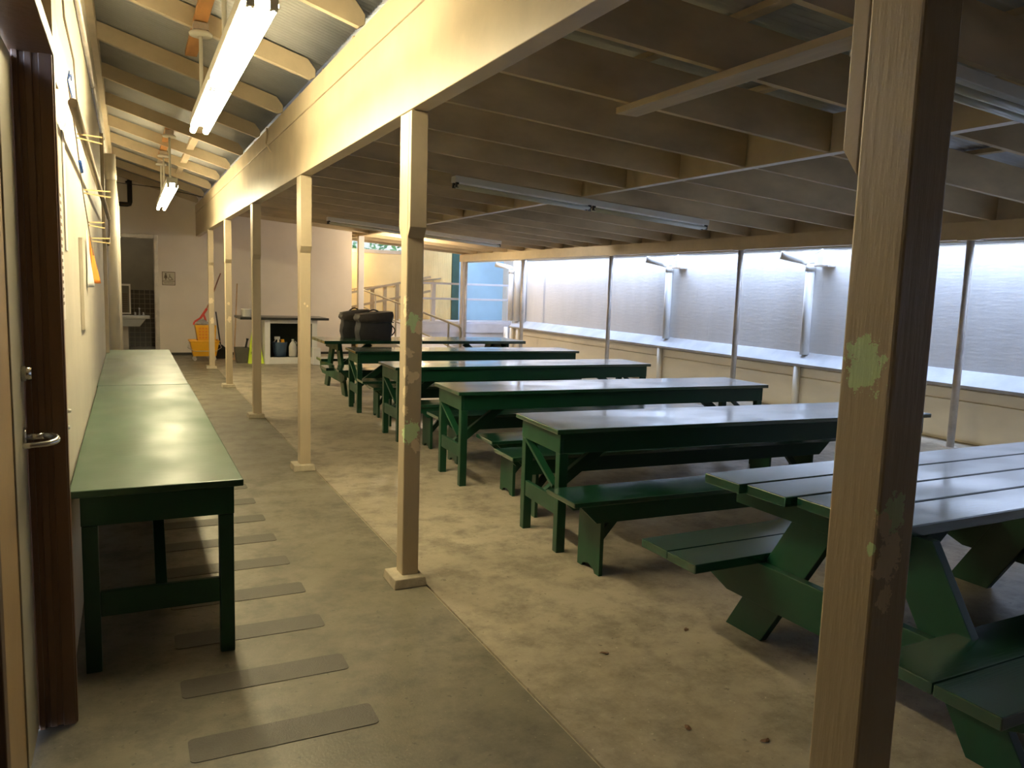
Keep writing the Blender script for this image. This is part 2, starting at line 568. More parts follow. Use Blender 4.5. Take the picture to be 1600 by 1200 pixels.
# right wall: tall upper face, sloped ledge, board lower face
struct('wall_right', box(B(), 8.73, 8.90, -3.2, 17.9, 0.6, 4.6), 'wall_right', 'tall weathered grey-white wall beyond the hall posts')
bm = B()
prism(bm, [(8.50, 0.64), (8.50, 0.675), (8.735, 0.83), (8.735, 0.64)], 'y', -3.2, 17.6)
struct('trim_5', bm, mat('dimmed_ledge_paint', (0.44, 0.43, 0.41), 0.6, 0.15, 3, 0.1), 'sloped white ledge along the right wall')  # paint darkened to hold down the sky light caught on the ledge
bm = B()
for z0, z1 in ((0.03, 0.478), (0.492, 0.612)):
    box(bm, 8.605, 8.74, -3.2, 17.6, z0, z1)
box(bm, 8.65, 8.74, -3.2, 17.6, 0.0, 0.64)
struct('wall_right_lower', bm, 'lower_board', 'cream horizontal boards below the ledge')
struct('trim_6', box(B(), 8.715, 8.73, -3.2, 17.6, 2.285, 2.325), 'black_pipe', 'thin dark strip high on the right wall')  # flush dark band along the wall

# hall roof: beam line, joists, mid beam, eave beam, sheet
bm = B()
box(bm, XB, XB + 0.092, -3.1, YB, 2.47, 2.932)
box(bm, XB - 0.006, XB + 0.092, -3.1, YB, 2.936, 3.10)
struct('beam_corridor', bm, 'cream', 'deep cream beam running along the corridor over the posts', bevel=0.004)
ceil = bpy.data.objects.new('ceiling_hall', None)
COL.objects.link(ceil)
ceil['kind'] = 'structure'
ceil['label'] = 'low sloping hall roof of dark joists'
JOIST_Y = [5.40 + 0.912 * k for k in range(-9, 17)]
XM = 4.87
jd = 0.285
for y in JOIST_Y:
    bm = B()
    bar(bm, (XB + 0.093, y, jz(XB + 0.093) + jd / 2), (XM - 0.045, y, jz(XM - 0.045) + jd / 2), 0.042, jd)
    obj('joist', bm, 'dark_wood', ceil)
    y2 = y + 0.045 if (int(round(y * 10)) % 2) else y - 0.045
    bm = B()
    bar(bm, (XM + 0.045, y2, jz(XM + 0.045) + jd / 2), (8.246, y2, jz(8.246) + jd / 2), 0.042, jd)
    obj('joist', bm, 'dark_wood', ceil)
bm = B()
box(bm, XM - 0.044, XM + 0.044, -3.1, 20.1, jz(XM) - 0.005, jz(XM) + 0.285)
obj('mid_beam', bm, 'cream', ceil, label='cream beam crossing the joists half way over the hall')
bm = B()
for x in (2.2, 3.1, 4.1, 5.7, 6.6, 7.5):
    box(bm, x - 0.04, x + 0.04, -3.1, 20.1, jz(x) + jd + 0.002, jz(x) + jd + 0.04)
obj('purlin', bm, 'dark_wood', ceil)

def corrugated(bm, x0, z0, x1, z1, y0, y1, wl, amp, n=5):
    cnt = int((y1 - y0) / wl * n)
    prev = None
    for i in range(cnt + 1):
        y = y0 + (y1 - y0) * i / cnt
        d = amp * math.cos(2 * PI * i / n)
        a = bm.verts.new((x0, y, z0 + d))
        c = bm.verts.new((x1, y, z1 + d))
        if prev:
            f = bm.faces.new((prev[0], prev[1], c, a))
            f.smooth = True
        prev = (a, c)
    return bm
def roof_sheet(name, parent, x0, z0, x1, z1, y0, y1, wl, amp):
    o = obj(name, corrugated(B(), x0, z0, x1, z1, y0, y1, wl, amp), 'metal_sheet', parent)
    md = o.modifiers.new('thickness', 'SOLIDIFY')
    md.thickness = 0.003
    return o
roof_sheet('roof_sheet', ceil, XB + 0.05, jz(XB + 0.05) + jd + 0.055, 8.275, jz(8.275) + jd + 0.055, -3.1, 20.15, 0.068, 0.008)

# eave beam and gutter
EX = 8.20
bm = B()
box(bm, EX - 0.045, EX + 0.045, -3.1, 20.1, 2.285, 2.475)
struct('beam_eave', bm, 'cream', 'cream eave beam carried by the thin pipe columns', bevel=0.003)
bm = B()
bar(bm, (EX + 0.062, -3.1, 2.545), (EX + 0.062, 20.1, 2.545), 0.028, 0.52)
struct('trim_7', bm, 'cream', 'board behind the eave beam')
bm = B()
prism(bm, [(8.278, 2.40), (8.278, 2.272), (8.283, 2.260), (8.318, 2.260), (8.326, 2.33), (8.323, 2.33), (8.315, 2.266), (8.287, 2.266), (8.282, 2.40)], 'y', -3.1, 20.1)
tag(obj('rain_gutter', bm, 'pipe_white'), 'white rain gutter hung behind the cream eave beam', 'gutter')

# corridor roof
ceil2 = bpy.data.objects.new('ceiling_corridor', None)
COL.objects.link(ceil2)
ceil2['kind'] = 'structure'
ceil2['label'] = 'corridor lean-to roof of cream rafters under corrugated sheet'
RAFT = [4.87 + 1.4 * k for k in range(-6, 10)]
for y in RAFT:
    bm = B()
    d = 0.14
    xa, xb = WL + 0.0, XB + 0.0
    pts = [(xa, rz(xa)), (xb, rz(xb)), (xb + 0.035, rz(xb) + 0.02), (xb + 0.035, rz(xb) + 0.075), (xb - 0.02, rz(xb - 0.02) + d), (xa, rz(xa) + d)]
    prism(bm, pts, 'y', y - 0.024, y + 0.024)
    obj('rafter', bm, 'cream', ceil2, bevel=0.003)
bm = B()
box(bm, WL, WL + 0.05, -3.1, YB, rz(WL) - 0.02, rz(WL) + 0.14)
obj('wall_plate', bm, 'cream', ceil2)
for y0 in (9.12, 10.52, 11.92, 13.32):
    bm = B()
    bar(bm, (0.80, y0, rz(0.80) + 0.09), (0.80, y0 + 1.30, rz(0.80) + 0.09), 0.09, 0.04)
    obj('blocking', bm, 'cream', ceil2)
roof_sheet('roof_sheet', ceil2, -0.5, rz(-0.5) + 0.158, XB + 0.10, rz(XB + 0.10) + 0.158, -3.1, YB + 0.1, 0.052, 0.009)

# ------------------------------------------------------------------ far end: landing, ramp, yellow wall, blue bay
bm = B()
box(bm, 4.56, 5.35, 22.5, 22.7, 0, 3.2)
box(bm, 5.35, 7.75, 22.5, 22.7, 0, 2.60)
box(bm, 5.35, 7.75, 22.5, 22.7, 2.90, 3.2)
box(bm, 7.75, 8.95, 22.5, 22.7, 0, 3.2)
for k in range(28):
    x = 7.3 + 0.058 * k
    box(bm, x, x + 0.012, 22.488, 22.5, 0, 2.75)
struct('wall_end', bm, 'yellow_wall', 'yellow lit board wall beyond the ramp')
struct('wall_end_side', box(B(), 4.40, 4.56, YB + 0.16, 22.7, 0, 3.2), 'yellow_wall', 'side wall of the ramp court')
struct('ceiling_ramp', box(B(), 4.4, 8.45, 20.16, 24.3, 3.2, 3.3), 'dark_wood', 'roof over the ramp court, run on over the hedge to dim it')  # part past the yellow wall is added to cut sky light on the hedge
bm = B()
box(bm, 5.35, 7.75, 22.44, 22.5, 2.50, 2.60)
box(bm, 5.35, 5.41, 22.44, 22.7, 2.60, 2.90)
box(bm, 7.69, 7.75, 22.44, 22.7, 2.60, 2.90)
struct('wall_sky_block', box(B(), 4.3, 9.2, 24.55, 24.7, 0, 4.0), 'cream_wall', 'wall added behind the greenery to block the sky')  # added to keep bright sky from showing between the leaves
win = struct('window_1', bm, 'cream', 'high strip window over the yellow wall')
bm = B()
box(bm, 5.41, 7.69, 22.60, 22.606, 2.60, 2.90)
mt, nt, b = nt_new('clear_glass')
b.inputs['Transmission Weight'].default_value = 1.0
b.inputs['Roughness'].default_value = 0.08
b.inputs['IOR'].default_value = 1.05
nn = noise(nt, coords(nt), 14, 3)
bump(nt, b, nn.outputs[0], 0.2, 0.01)
M['glass'] = mt
obj('pane', bm, 'glass', win)
bm = B()
for k in range(1800):
    c = Vector((random.uniform(4.6, 8.8), random.uniform(23.5, 24.3), random.uniform(0.0, 3.05)))
    a = Vector((random.gauss(0, 1), random.gauss(0, 1), random.gauss(0, 1))).normalized()
    t = a.cross(Vector((random.gauss(0, 1), random.gauss(0, 1), random.gauss(0, 1)))).normalized()
    l = random.uniform(0.06, 0.13)
    vs = [bm.verts.new(p) for p in (c - a * l, c + t * l * 0.45, c + a * l, c - t * l * 0.45)]
    bm.faces.new(vs)
o = tag(obj('hedge', bm, 'leaf'), 'leafy green growth seen through the strip window', 'hedge')

# landing and ramp
LZ = 0.60
bm = B()
box(bm, 4.60, 10.6, 20.02, 22.45, LZ - 0.05, LZ)
box(bm, 4.60, 10.6, 19.98, 20.02, LZ - 0.24, LZ)
box(bm, 6.55, 10.6, 20.03, 20.08, 0, LZ - 0.24)
struct('floor_landing', bm, 'rail_white', 'raised landing at the far end of the hall')
bm = B()
prism(bm, [(12.85, 0.0), (19.97, 0.0), (19.97, 0.59), (12.85, 0.012)], 'x', 5.25, 6.50)
struct('floor_ramp', bm, 'rail_white', 'access ramp rising to the landing')

def rp(y):
    return max(0.0, (y - 12.85) * 0.6 / 7.12)
def handrail(x, label):
    t = thing('ramp_handrail', label, 'handrail', (x, 12.85, 0))
    bm = B()
    pts = [(0, 0.05, 0.0), (0, 0.05, 0.80), (0, 0.09, 0.88), (0, 0.18, 0.905)]
    pts += [(0, y - 12.85, rp(y) + 0.90) for y in (14, 15, 16, 17, 18, 19, 19.9)]
    tube(bm, pts, 0.021)
    obj('top_rail', bm, 'rail', t)
    bm = B()
    tube(bm, [(0, 0.05, 0.45), (0, 0.4, 0.48)] + [(0, y - 12.85, rp(y) + 0.48) for y in (14, 16, 18, 19.9)], 0.017)
    obj('lower_rail', bm, 'rail', t)
    for y in (13.5, 15.1, 16.7, 18.3, 19.8):
        bm = B()
        tube(bm, [(0, y - 12.85, rp(y)), (0, y - 12.85, rp(y) + 0.89)], 0.019)
        obj('baluster', bm, 'rail', t)
handrail(5.29, 'slim pipe handrail on the corridor side of the ramp')

def landing_rail(label, x0, x1, y, posts, mt, z0=LZ, zt=(1.70, 1.29), w=0.075):
    t = thing('landing_railing', label, 'railing', (x0, y, z0), 0)
    for zz in zt:
        bm = B()
        box(bm, 0, x1 - x0, -0.02, 0.02, zz - 0.045 - z0, zz + 0.01 - z0)
        obj('rail', bm, mt, t, 0.004)
    bm = B()
    box(bm, 0, x1 - x0, -0.02, 0.02, 0.0, 0.06)
    obj('bottom_rail', bm, mt, t, 0.004)
    for x in posts:
        bm = B()
        box(bm, x - x0 - w / 2, x - x0 + w / 2, 0.022, 0.022 + w, 0, zt[0] - z0 + 0.01)
        obj('post', bm, mt, t, 0.004)
landing_rail('white two-rail railing along the front of the landing', 6.55, 8.14, 20.06, (6.65, 7.42), 'rail_white', w=0.11)
landing_rail('pale railing in front of the blue wall', 8.33, 9.75, 20.06, (9.70,), 'rail_white', w=0.07)
# sloping timber rail of the upper ramp
t = thing('timber_railing', 'tan timber railing climbing across the yellow wall', 'railing', (5.5, 21.4, LZ))
for dz, nm in ((0.86, 'top_rail'), (0.46, 'mid_rail')):
    bm = B()
    bar(bm, (0, 0, dz - 0.10), (2.3, 0, dz + 0.40), 0.05, 0.06)
    obj(nm, bm, 'rail_wood', t)
for k in range(6):
    bm = B()
    x = 0.25 + 0.36 * k
    box(bm, x - 0.05, x + 0.05, 0.03, 0.10, 0.0, 0.76 + 0.217 * x)
    obj('post', bm, 'rail_wood', t, 0.004)
t = thing('wall_handrail', 'tan handrail on brackets along the yellow wall', 'handrail', (5.6, 22.40, 1.42))
bm = B()
tube(bm, [(0, 0, 0), (2.9, 0, 0.42)], 0.022)
obj('rail', bm, 'rail_wood', t)
for k in range(5):
    bm = B()
    x = 0.25 + 0.6 * k
    tube(bm, [(x, 0, 0.145 * x), (x, 0, 0.145 * x - 0.08), (x, 0.098, 0.145 * x - 0.10)], 0.009, 6)
    obj('bracket', bm, 'rail_wood', t)

# blue bay to the right of the landing
struct('wall_bay', box(B(), 9.08, 10.75, 22.46, 22.5, 0, 3.6), 'blue_wall', 'pale blue wall behind the landing railing')
struct('wall_bay_side', box(B(), 10.60, 10.75, 17.9, 22.5, 0, 3.6), 'cream_wall', 'side wall of the pale blue bay')
struct('wall_bay_return', box(B(), 8.90, 10.75, 17.75, 17.9, 0, 4.6), 'cream_wall', 'return wall behind the downspouts')
struct('trim_8', box(B(), 8.86, 9.08, 22.38, 22.46, LZ, 3.2), 'green_trim', 'dark green corner board beside the yellow wall')
struct('ceiling_bay_shade', box(B(), 8.55, 10.75, 17.9, 22.5, 3.5, 3.6), 'dark_wood', 'slab added over the right part of the bay to cut its sky light')  # added slab, leaves only a slit of sky to light the bay
# white post under the end of the eave beam and timber post under the mid beam
t = thing('timber_post', 'white square post at the end of the eave beam', 'post', (8.225, 19.93, 0))
obj('shaft', box(B(), -0.075, 0.075, -0.075, 0.075, 0, 2.283), 'rail_white', t, 0.006)
t = thing('timber_post', 'square post under the far end of the hall mid beam', 'post', (XM + 0.0, 18.1, 0))
obj('shaft', box(B(), -0.065, 0.065, -0.065, 0.065, 0, jz(XM) - 0.007), 'rail_white', t, 0.006)
# assumed globe lamp, out of view behind the far wall, lighting the ramp court
t = thing('assumed_wall_lamp', 'assumed warm globe lamp on the yellow wall above the ramp, out of view', 'lamp', (5.42, 22.24, 2.42))
bm = B()
tube(bm, [(0, 0.258, 0), (0, 0.10, 0)], 0.05, 14)
obj('wall_mount', bm, 'white_metal', t)
bm = B()
lathe(bm, [(0.0, -0.11), (0.06, -0.095), (0.10, -0.05), (0.11, 0), (0.10, 0.05), (0.06, 0.095), (0.0, 0.11)], 18)
obj('globe', bm, 'assumed_lamp_ramp', t)

t = thing('added_ceiling_lamp', 'added small globe lamp under the far end of the hall roof, hidden behind the mint-flaked post', 'lamp', (5.77, 16.7, jz(5.77) - 0.12))  # added lamp, kept out of view behind the post, brightens the far wall
bm = B()
lathe(bm, [(0.0, 0.119), (0.07, 0.119), (0.07, 0.08), (0.045, 0.068), (0.0, 0.068)], 16)
obj('lamp_holder', bm, 'white_metal', t)
bm = B()
lathe(bm, [(0.0, -0.07), (0.045, -0.055), (0.068, -0.01), (0.06, 0.04), (0.04, 0.067), (0.0, 0.067)], 16)
obj('globe', bm, 'added_lamp_hall', t)

# ------------------------------------------------------------------ corridor posts
def post_mat(name, patches):
    return patch_paint(name, CREAM, patches)
POSTS = [
    (1.00, 0.105, 0.118, [(0.0, 0.06, 1.47, 0.040, MINT), (0.005, 0.07, 1.46, 0.022, MINT), (0.04, 0.0, 1.19, 0.030, (0.60, 0.72, 0.42)), (0.038, 0.0, 1.10, 0.034, PALE), (0.035, 0.0, 1.02, 0.020, PALE), (0.0, 0.01, 1.12, 0.010, MINT), (0.02, 0.0, 1.17, 0.018, PALE)],
     'nearest and widest brown-looking post with mint paint chips', (False, True)),
    (3.88, 0.092, 0.10, [(0.045, 0, 1.406, 0.036, MINT), (0.075, 0, 1.385, 0.026, PALE), (0.022, 0, 1.25, 0.02, PALE), (0.03, 0, 1.12, 0.022, PALE), (0.06, 0, 1.13, 0.016, PALE), (0.035, 0, 0.83, 0.045, MINT), (0.065, 0, 0.765, 0.026, PALE), (0, 0.02, 1.52, 0.022, PALE), (0, 0.02, 1.46, 0.02, PALE), (0, 0.01, 1.15, 0.02, PALE), (0, 0.01, 1.05, 0.02, PALE), (0, 0.01, 0.95, 0.02, PALE)],
     'cream post with two mint flaked patches, beside the long tables', (True, True)),
    (6.68, 0.092, 0.10, [(0.04, 0, 1.42, 0.008, PALE), (0.06, 0, 1.40, 0.008, PALE)], 'cream post standing behind the mint-flaked post, clean paint', (True, True)),
    (9.46, 0.092, 0.10, [], 'cream post that stands in line before the white storage shelf', (True, True)),
    (12.28, 0.092, 0.10, [(0.04, 0, 1.25, 0.02, PALE), (0.05, 0, 1.02, 0.03, PALE)], 'cream post between the black broom and the gray bin', (True, True)),
    (15.0, 0.092, 0.10, [(0.04, 0, 1.22, 0.04, PALE), (0.06, 0, 0.86, 0.04, PALE)], 'farthest cream post, standing in front of the yellow mop bucket', (True, True)),
]
for k, (y, wd, dp, pats, lab, scabs) in enumerate(POSTS):
    t = thing('support_post', lab, 'post', (XB, y, 0), 0, 'corridor posts under the cream beam')
    pm = post_mat('post_paint_%d' % k, pats)
    bm = B()
    nseg = 14
    box(bm, 0, wd, 0, dp, 0.0 if k == 0 else 0.05, 2.467)
    obj('shaft', bm, pm, t, 0.006)
    zc = 1.84
    if scabs[0]:
        bm = B()
        prism(bm, [(-0.001, zc), (-0.036, zc + 0.055), (-0.036, 2.467), (-0.001, 2.467)], 'x', 0.001, wd - 0.001)
        obj('scab_board', bm, 'cream', t, 0.003)
    if scabs[1]:
        bm = B()
        prism(bm, [(dp + 0.001, zc), (dp + 0.040, zc + 0.055), (dp + 0.040, 2.467), (dp + 0.001, 2.467)], 'x', 0.001, wd - 0.001)
        obj('scab_board', bm, 'cream', t, 0.003)
    bm = B()
    frust(bm, -0.062, wd + 0.03, -0.062, dp + 0.05, 0.0, -0.054, wd + 0.022, -0.054, dp + 0.04, 0.052)
    obj('base_pad', bm, 'concrete_pad', t, 0.006)

# ------------------------------------------------------------------ pipe columns under the eave
COLS = [(2.00, 'thin grey pipe column nearest the camera side of the eave'),
        (5.56, 'thin grey pipe column right of the nearest brown post'),
        (9.12, 'thin grey pipe column beyond the middle long table'),
        (12.62, 'thin grey pipe column seen over the second farthest long table'),
        (16.30, 'thin pipe column beside the cluster of three downspouts'),
        (19.72, 'thin pipe column in front of the pale blue bay')]
for y, lab in COLS:
    t = thing('pipe_column', lab, 'column', (8.20, y, 0), 0, 'pipe columns under the eave beam')
    bm = B()
    tube(bm, [(0, 0, 0.008), (0, 0, 2.275)], 0.040, 16)
    obj('shaft', bm, 'pipe_grey', t)
    obj('cap_plate', box(B(), -0.045, 0.045, -0.13, 0.13, 2.275, 2.284), 'pipe_grey', t)
    obj('base_plate', box(B(), -0.07, 0.07, -0.07, 0.07, 0, 0.008), 'pipe_grey', t)

# ------------------------------------------------------------------ downspouts
def downspout(y, lab, elbow=True, low=True, x=8.66, r=0.062):
    t = thing('downspout', lab, 'downspout', (x, y, 0), 0, 'white downspouts on the right wall')
    bm = B()
    tube(bm, [(0, 0, 0.80), (0, 0, 2.02 if elbow else 2.6)], r, 16)
    obj('upper_pipe', bm, 'pipe_white', t)
    bm = B()
    tube(bm, [(-0.112, 0, 0.0), (-0.112, 0, 0.638)], r * 0.78, 16)
    obj('lower_pipe', bm, 'lower_board', t)
    if elbow:
        bm = B()
        tube(bm, [(0, 0, 1.98), (0, 0, 2.08)], r * 1.12, 16)
        obj('coupling', bm, 'pipe_white', t)
        bm = B()
        tube(bm, [(0, 0, 2.08), (0, 0.01, 2.11), (-0.10, 0.08, 2.14), (-0.33, 0.25, 2.198)], r * 0.95, 16)
        obj('elbow', bm, 'pipe_white', t)
downspout(8.20, 'white downspout with elbow, just left of the nearest brown post')
downspout(11.43, 'white downspout with elbow above the middle of the right wall')
downspout(17.15, 'rightmost white downspout of the cluster of three', False)
downspout(17.50, 'middle white downspout of the cluster of three', False, r=0.070)
t0 = downspout(17.85 - 0.1 + 0.12, 'leftmost white downspout of the cluster of three, with an elbow', True)
for y, lab in ((7.98, 'small white junction box right of the downspout nearest the brown post'), (11.18, 'small white junction box right of the mid-wall downspout')):
    t = thing('junction_box', lab, 'box', (8.648, y, 2.06), 0, 'junction boxes beside the downspouts')
    obj('cover', box(B(), -0.05, 0.078, -0.06, 0.06, 0, 0.14), 'pipe_white', t, 0.012)
    obj('drip_shelf', box(B(), -0.07, 0.078, -0.16, 0.08, -0.02, -0.001), 'pipe_grey', t)
    bm = B()
    tube(bm, [(0.03, -0.02, 0.14), (0.03, 0.05, 0.22), (0.0, 0.14, 0.16)], 0.012, 8)
    obj('cable', bm, 'white_metal', t)

# ------------------------------------------------------------------ long tables and counters
def make_table(name, label, cat, L, D, mt_top, hgt=0.775, brace=True, group=None, over=0.035):
    """origin at the near-left corner of the top on the floor; x along the length, y across"""
    t = thing(name, label, cat, (0, 0, 0), 0, group)
    obj('table_top', box(B(), 0, L, 0, D, hgt - 0.03, hgt), mt_top, t, 0.005)
    za, zb = hgt - 0.03 - 0.125, hgt - 0.031
    o_ = over
    lg = 0.058
    for x0, x1 in ((o_, o_ + 0.022), (L - o_ - 0.022, L - o_)):
        obj('end_apron', box(B(), x0, x1, o_, D - o_, za, zb), 'green', t, 0.003)
    for y0, y1 in ((o_, o_ + 0.022), (D - o_ - 0.022, D - o_)):
        obj('side_apron', box(B(), o_ + 0.023, L - o_ - 0.023, y0, y1, za, zb), 'green', t, 0.003)
    xa, xb = o_ + 0.002, L - o_ - 0.002
    for xs in (xa, xb - lg):
        for ys in (o_ + 0.002, D - o_ - 0.002 - lg):
            bm = B()
            box(bm, xs, xs + lg, ys, ys + lg, 0, za - 0.001)
            obj('leg', bm, 'green', t, 0.004)
    for xs, sg in ((xa + 0.018, 1), (xb - 0.018, -1)):
        y0, y1 = o_ + 0.003 + lg, D - o_ - 0.003 - lg
        obj('stretcher', box(B(), xs - 0.012, xs + 0.012, y0, y1, 0.23, 0.335), 'green', t, 0.003)
        if brace:
            bm = B()
            bar(bm, (xs, y1 - 0.005, za - 0.005), (xs, y0 + 0.02, 0.40), 0.022, 0.05, (1, 0, 0))
            obj('end_brace', bm, 'green', t, 0.003)
        bm = B()
        bar(bm, (xs + sg * 0.025, D / 2, 0.29), (xs + sg * 0.62, D / 2, hgt - 0.045), 0.045, 0.07)
        obj('long_brace', bm, 'green', t, 0.003)
    return t
G_T = 'long green tables across the hall'
TABLES = [
    ((2.277, 3.995), -3.4, 'long green table next to the near picnic table, water rings on its glossy top'),
    ((2.327, 5.685), -2.8, 'long green table second from the near picnic table'),
    ((2.400, 7.560), -1.0, 'long green table in the middle of the row, partly behind the mint-flaked post'),
    ((2.488, 9.460), -3.2, 'farthest long green table, just before the picnic table with bags'),
]
T0 = make_table('trestle_table', TABLES[0][2], 'table', 3.10, 0.645, 'green_top', group=G_T)
for k, ((x, y), r, lab) in enumerate(TABLES):
    if k == 0:
        T0.location = (x, y, 0)
        T0.rotation_euler = (0, 0, math.radians(r))
    else:
        dup(T0, (x, y, 0), math.radians(r), lab)
# counters along the left wall (length runs along the corridor)
CW = 0.645
C0 = make_table('serving_counter', 'near green counter table against the left wall', 'counter', 3.27, CW, 'green_counter', hgt=0.768, brace=False, group='counters along the left wall')
C0.location = (0.418, 3.385, 0)
C0.rotation_euler = (0, 0, PI / 2)
dup(C0, (0.413, 6.668, 0), PI / 2, 'far green counter table against the left wall')

# ------------------------------------------------------------------ benches
def make_bench(L=2.95, D=0.335, hgt=0.452):
    t = thing('plank_bench', '', 'bench', (0, 0, 0), 0, 'low green plank benches between the tables')
    obj('seat', box(B(), 0, L, 0, D, hgt - 0.028, hgt), 'green_top', t, 0.004)
    za = hgt - 0.029
    for y0 in (0.02, D - 0.042):
        bm = B()
        prism(bm, [(0.05, za), (0.16, za - 0.105), (L - 0.16, za - 0.105), (L - 0.05, za)], 'y', y0, y0 + 0.022)
        obj('apron', bm, 'green', t, 0.002)
    for xs in (0.20, L - 0.20 - 0.024):
        bm = B()
        y0, y1 = 0.043, D - 0.043
        ym = D / 2
        pts = [(y0, 0), (y0 + 0.05, 0), (y0 + 0.065, 0.022), (ym, 0.04), (y1 - 0.065, 0.022), (y1 - 0.05, 0), (y1, 0), (y1, za - 0.001), (y0, za - 0.001)]
        prism(bm, pts, 'x', xs, xs + 0.024)
        obj('leg', bm, 'green', t, 0.002)
        sg = 1 if xs < L / 2 else -1
        bm = B()
        xf = xs + (0.026 if sg > 0 else -0.002)
        bar(bm, (xf + sg * 0.01, ym, 0.15), (xf + sg * 0.24, ym, za - 0.012), 0.04, 0.045)
        obj('brace', bm, 'green', t, 0.002)
    return t
BENCH = [
    ((2.150, 3.560), -1.5, 'green plank bench in front of the table with water rings, reaching under the picnic table'),
    ((2.335, 4.705), -2.5, 'green plank bench directly behind the table with water rings'),
    ((2.435, 5.270), -2.5, 'green plank bench pushed up to the second long table, on its near side'),
    ((2.440, 6.430), -2.0, 'green plank bench behind the second long table'),
    ((2.440, 7.130), -1.5, 'green plank bench in front of the middle long table'),
    ((2.430, 8.450), -2.0, 'green plank bench behind the middle long table'),
    ((2.470, 9.050), -2.5, 'green plank bench in front of the farthest long table'),
    ((2.480, 10.270), -2.5, 'green plank bench between the farthest long table and the picnic table with bags'),
]
B0 = make_bench()
B0['label'] = BENCH[0][2]
for k, ((x, y), r, lab) in enumerate(BENCH):
    if k == 0:
        B0.location = (x, y, 0)
        B0.rotation_euler = (0, 0, math.radians(r))
    else:
        dup(B0, (x, y, 0), math.radians(r), lab)

# ------------------------------------------------------------------ picnic tables
def make_picnic(label, planks, legx, yc, top_y, xr, bench_y, bx, loc, rot, ztop=0.775, far_in=0.0):
    """planks: (x0, x1) per board; frame centred on y = yc"""
    t = thing('picnic_table', label, 'picnic table', loc, rot, 'green picnic tables')
    th = 0.045
    n = len(planks)
    pit_ = (top_y[1] - top_y[0] + 0.012) / n
    for k, (x0, x1) in enumerate(planks):
        y0 = top_y[0] + k * pit_
        obj('top_plank', box(B(), x0, x1, y0, y0 + pit_ - 0.016, ztop - th, ztop), 'green_plank', t, 0.004)
    zb = 0.385
    for pair in bench_y:
        hw = (pair[1] - pair[0]) / 2
        for a in (0, 1):
            y0 = pair[0] + a * hw
            obj('bench_plank', box(B(), bx[0] + 0.004 * a + (far_in if pair is bench_y[1] else 0), bx[1], y0 + 0.002, y0 + hw - 0.005, zb + 0.001, zb + 0.043), 'green_plank', t, 0.004)
    bo0, bo1 = bench_y[0][0], bench_y[1][1]
    for i, lx in enumerate(legx):
        sgn = 1 if i == 0 else -1
        bm = B()
        prism(bm, [(bo0 + 0.20, 0.19), (bo1 - 0.20, 0.19), (bo1 - 0.03, 0.255), (bo1 + 0.0, zb), (bo0 - 0.0, zb), (bo0 + 0.03, 0.255)], 'x', lx - 0.021, lx + 0.021)
        obj('cross_beam', bm, 'green', t, 0.003)
        for sd in (-1, 1):
            f0, f1 = 0.50, 0.733
            tp = 0.29
            bm = B()
            # leg board leaning in towards the top
            a = [(yc + sd * (f0), 0.0), (yc + sd * f1, 0.0), (yc + sd * (f1 - 0.595 * (ztop - th)), ztop - th - 0.001), (yc + sd * (f0 - 0.595 * (ztop - th)), ztop - th - 0.001)]
            prism(bm, a, 'x', lx + sgn * 0.022, lx + sgn * 0.064)
            obj('leg', bm, 'green', t, 0.003)
        bm = B()
        box(bm, lx + sgn * 0.022, lx + sgn * 0.060, top_y[0] + 0.06, top_y[1] - 0.06, ztop - th - 0.095, ztop - th - 0.001)
        bm2 = bm
        bm.free()
        # cleat sits on the outer side of the leg tops
        bm = B()
        x0, x1 = sorted((lx - sgn * 0.021, lx + sgn * 0.021))
        box(bm, x0, x1, top_y[0] + 0.04, top_y[1] - 0.04, ztop - th - 0.10, ztop - th - 0.001)
        obj('cleat', bm, 'green', t, 0.003)
        bm = B()
        cx = lx + sgn * 0.07
        bar(bm, (cx, yc, 0.30), (cx + sgn * 0.50, yc, ztop - th - 0.03), 0.04, 0.085)
        obj('brace', bm, 'green', t, 0.003)
    return t
# near one: local frame = world axes turned by a degree
make_picnic('large green picnic table in the near right corner, partly behind the nearest post',
            [(0.28, 2.80), (0.25, 2.80), (0.20, 2.82), (0.17, 2.84)], (0.36, 2.16), 0.60, (0.36, 1.31), 2.8,
            ((-0.245, 0.195), (1.09, 1.495)), (-0.04, 2.66), (2.25, 1.505, 0), math.radians(0.8))
make_picnic('far green picnic table with two black bags on it',
            [(0.0, 3.2)] * 4, (0.22, 2.9), 0.56, (0.09, 1.03), 3.2,
            ((-0.31, 0.09), (1.03, 1.43)), (-0.06, 3.1), (2.50, 11.12, 0), math.radians(-1.0), far_in=0.20)

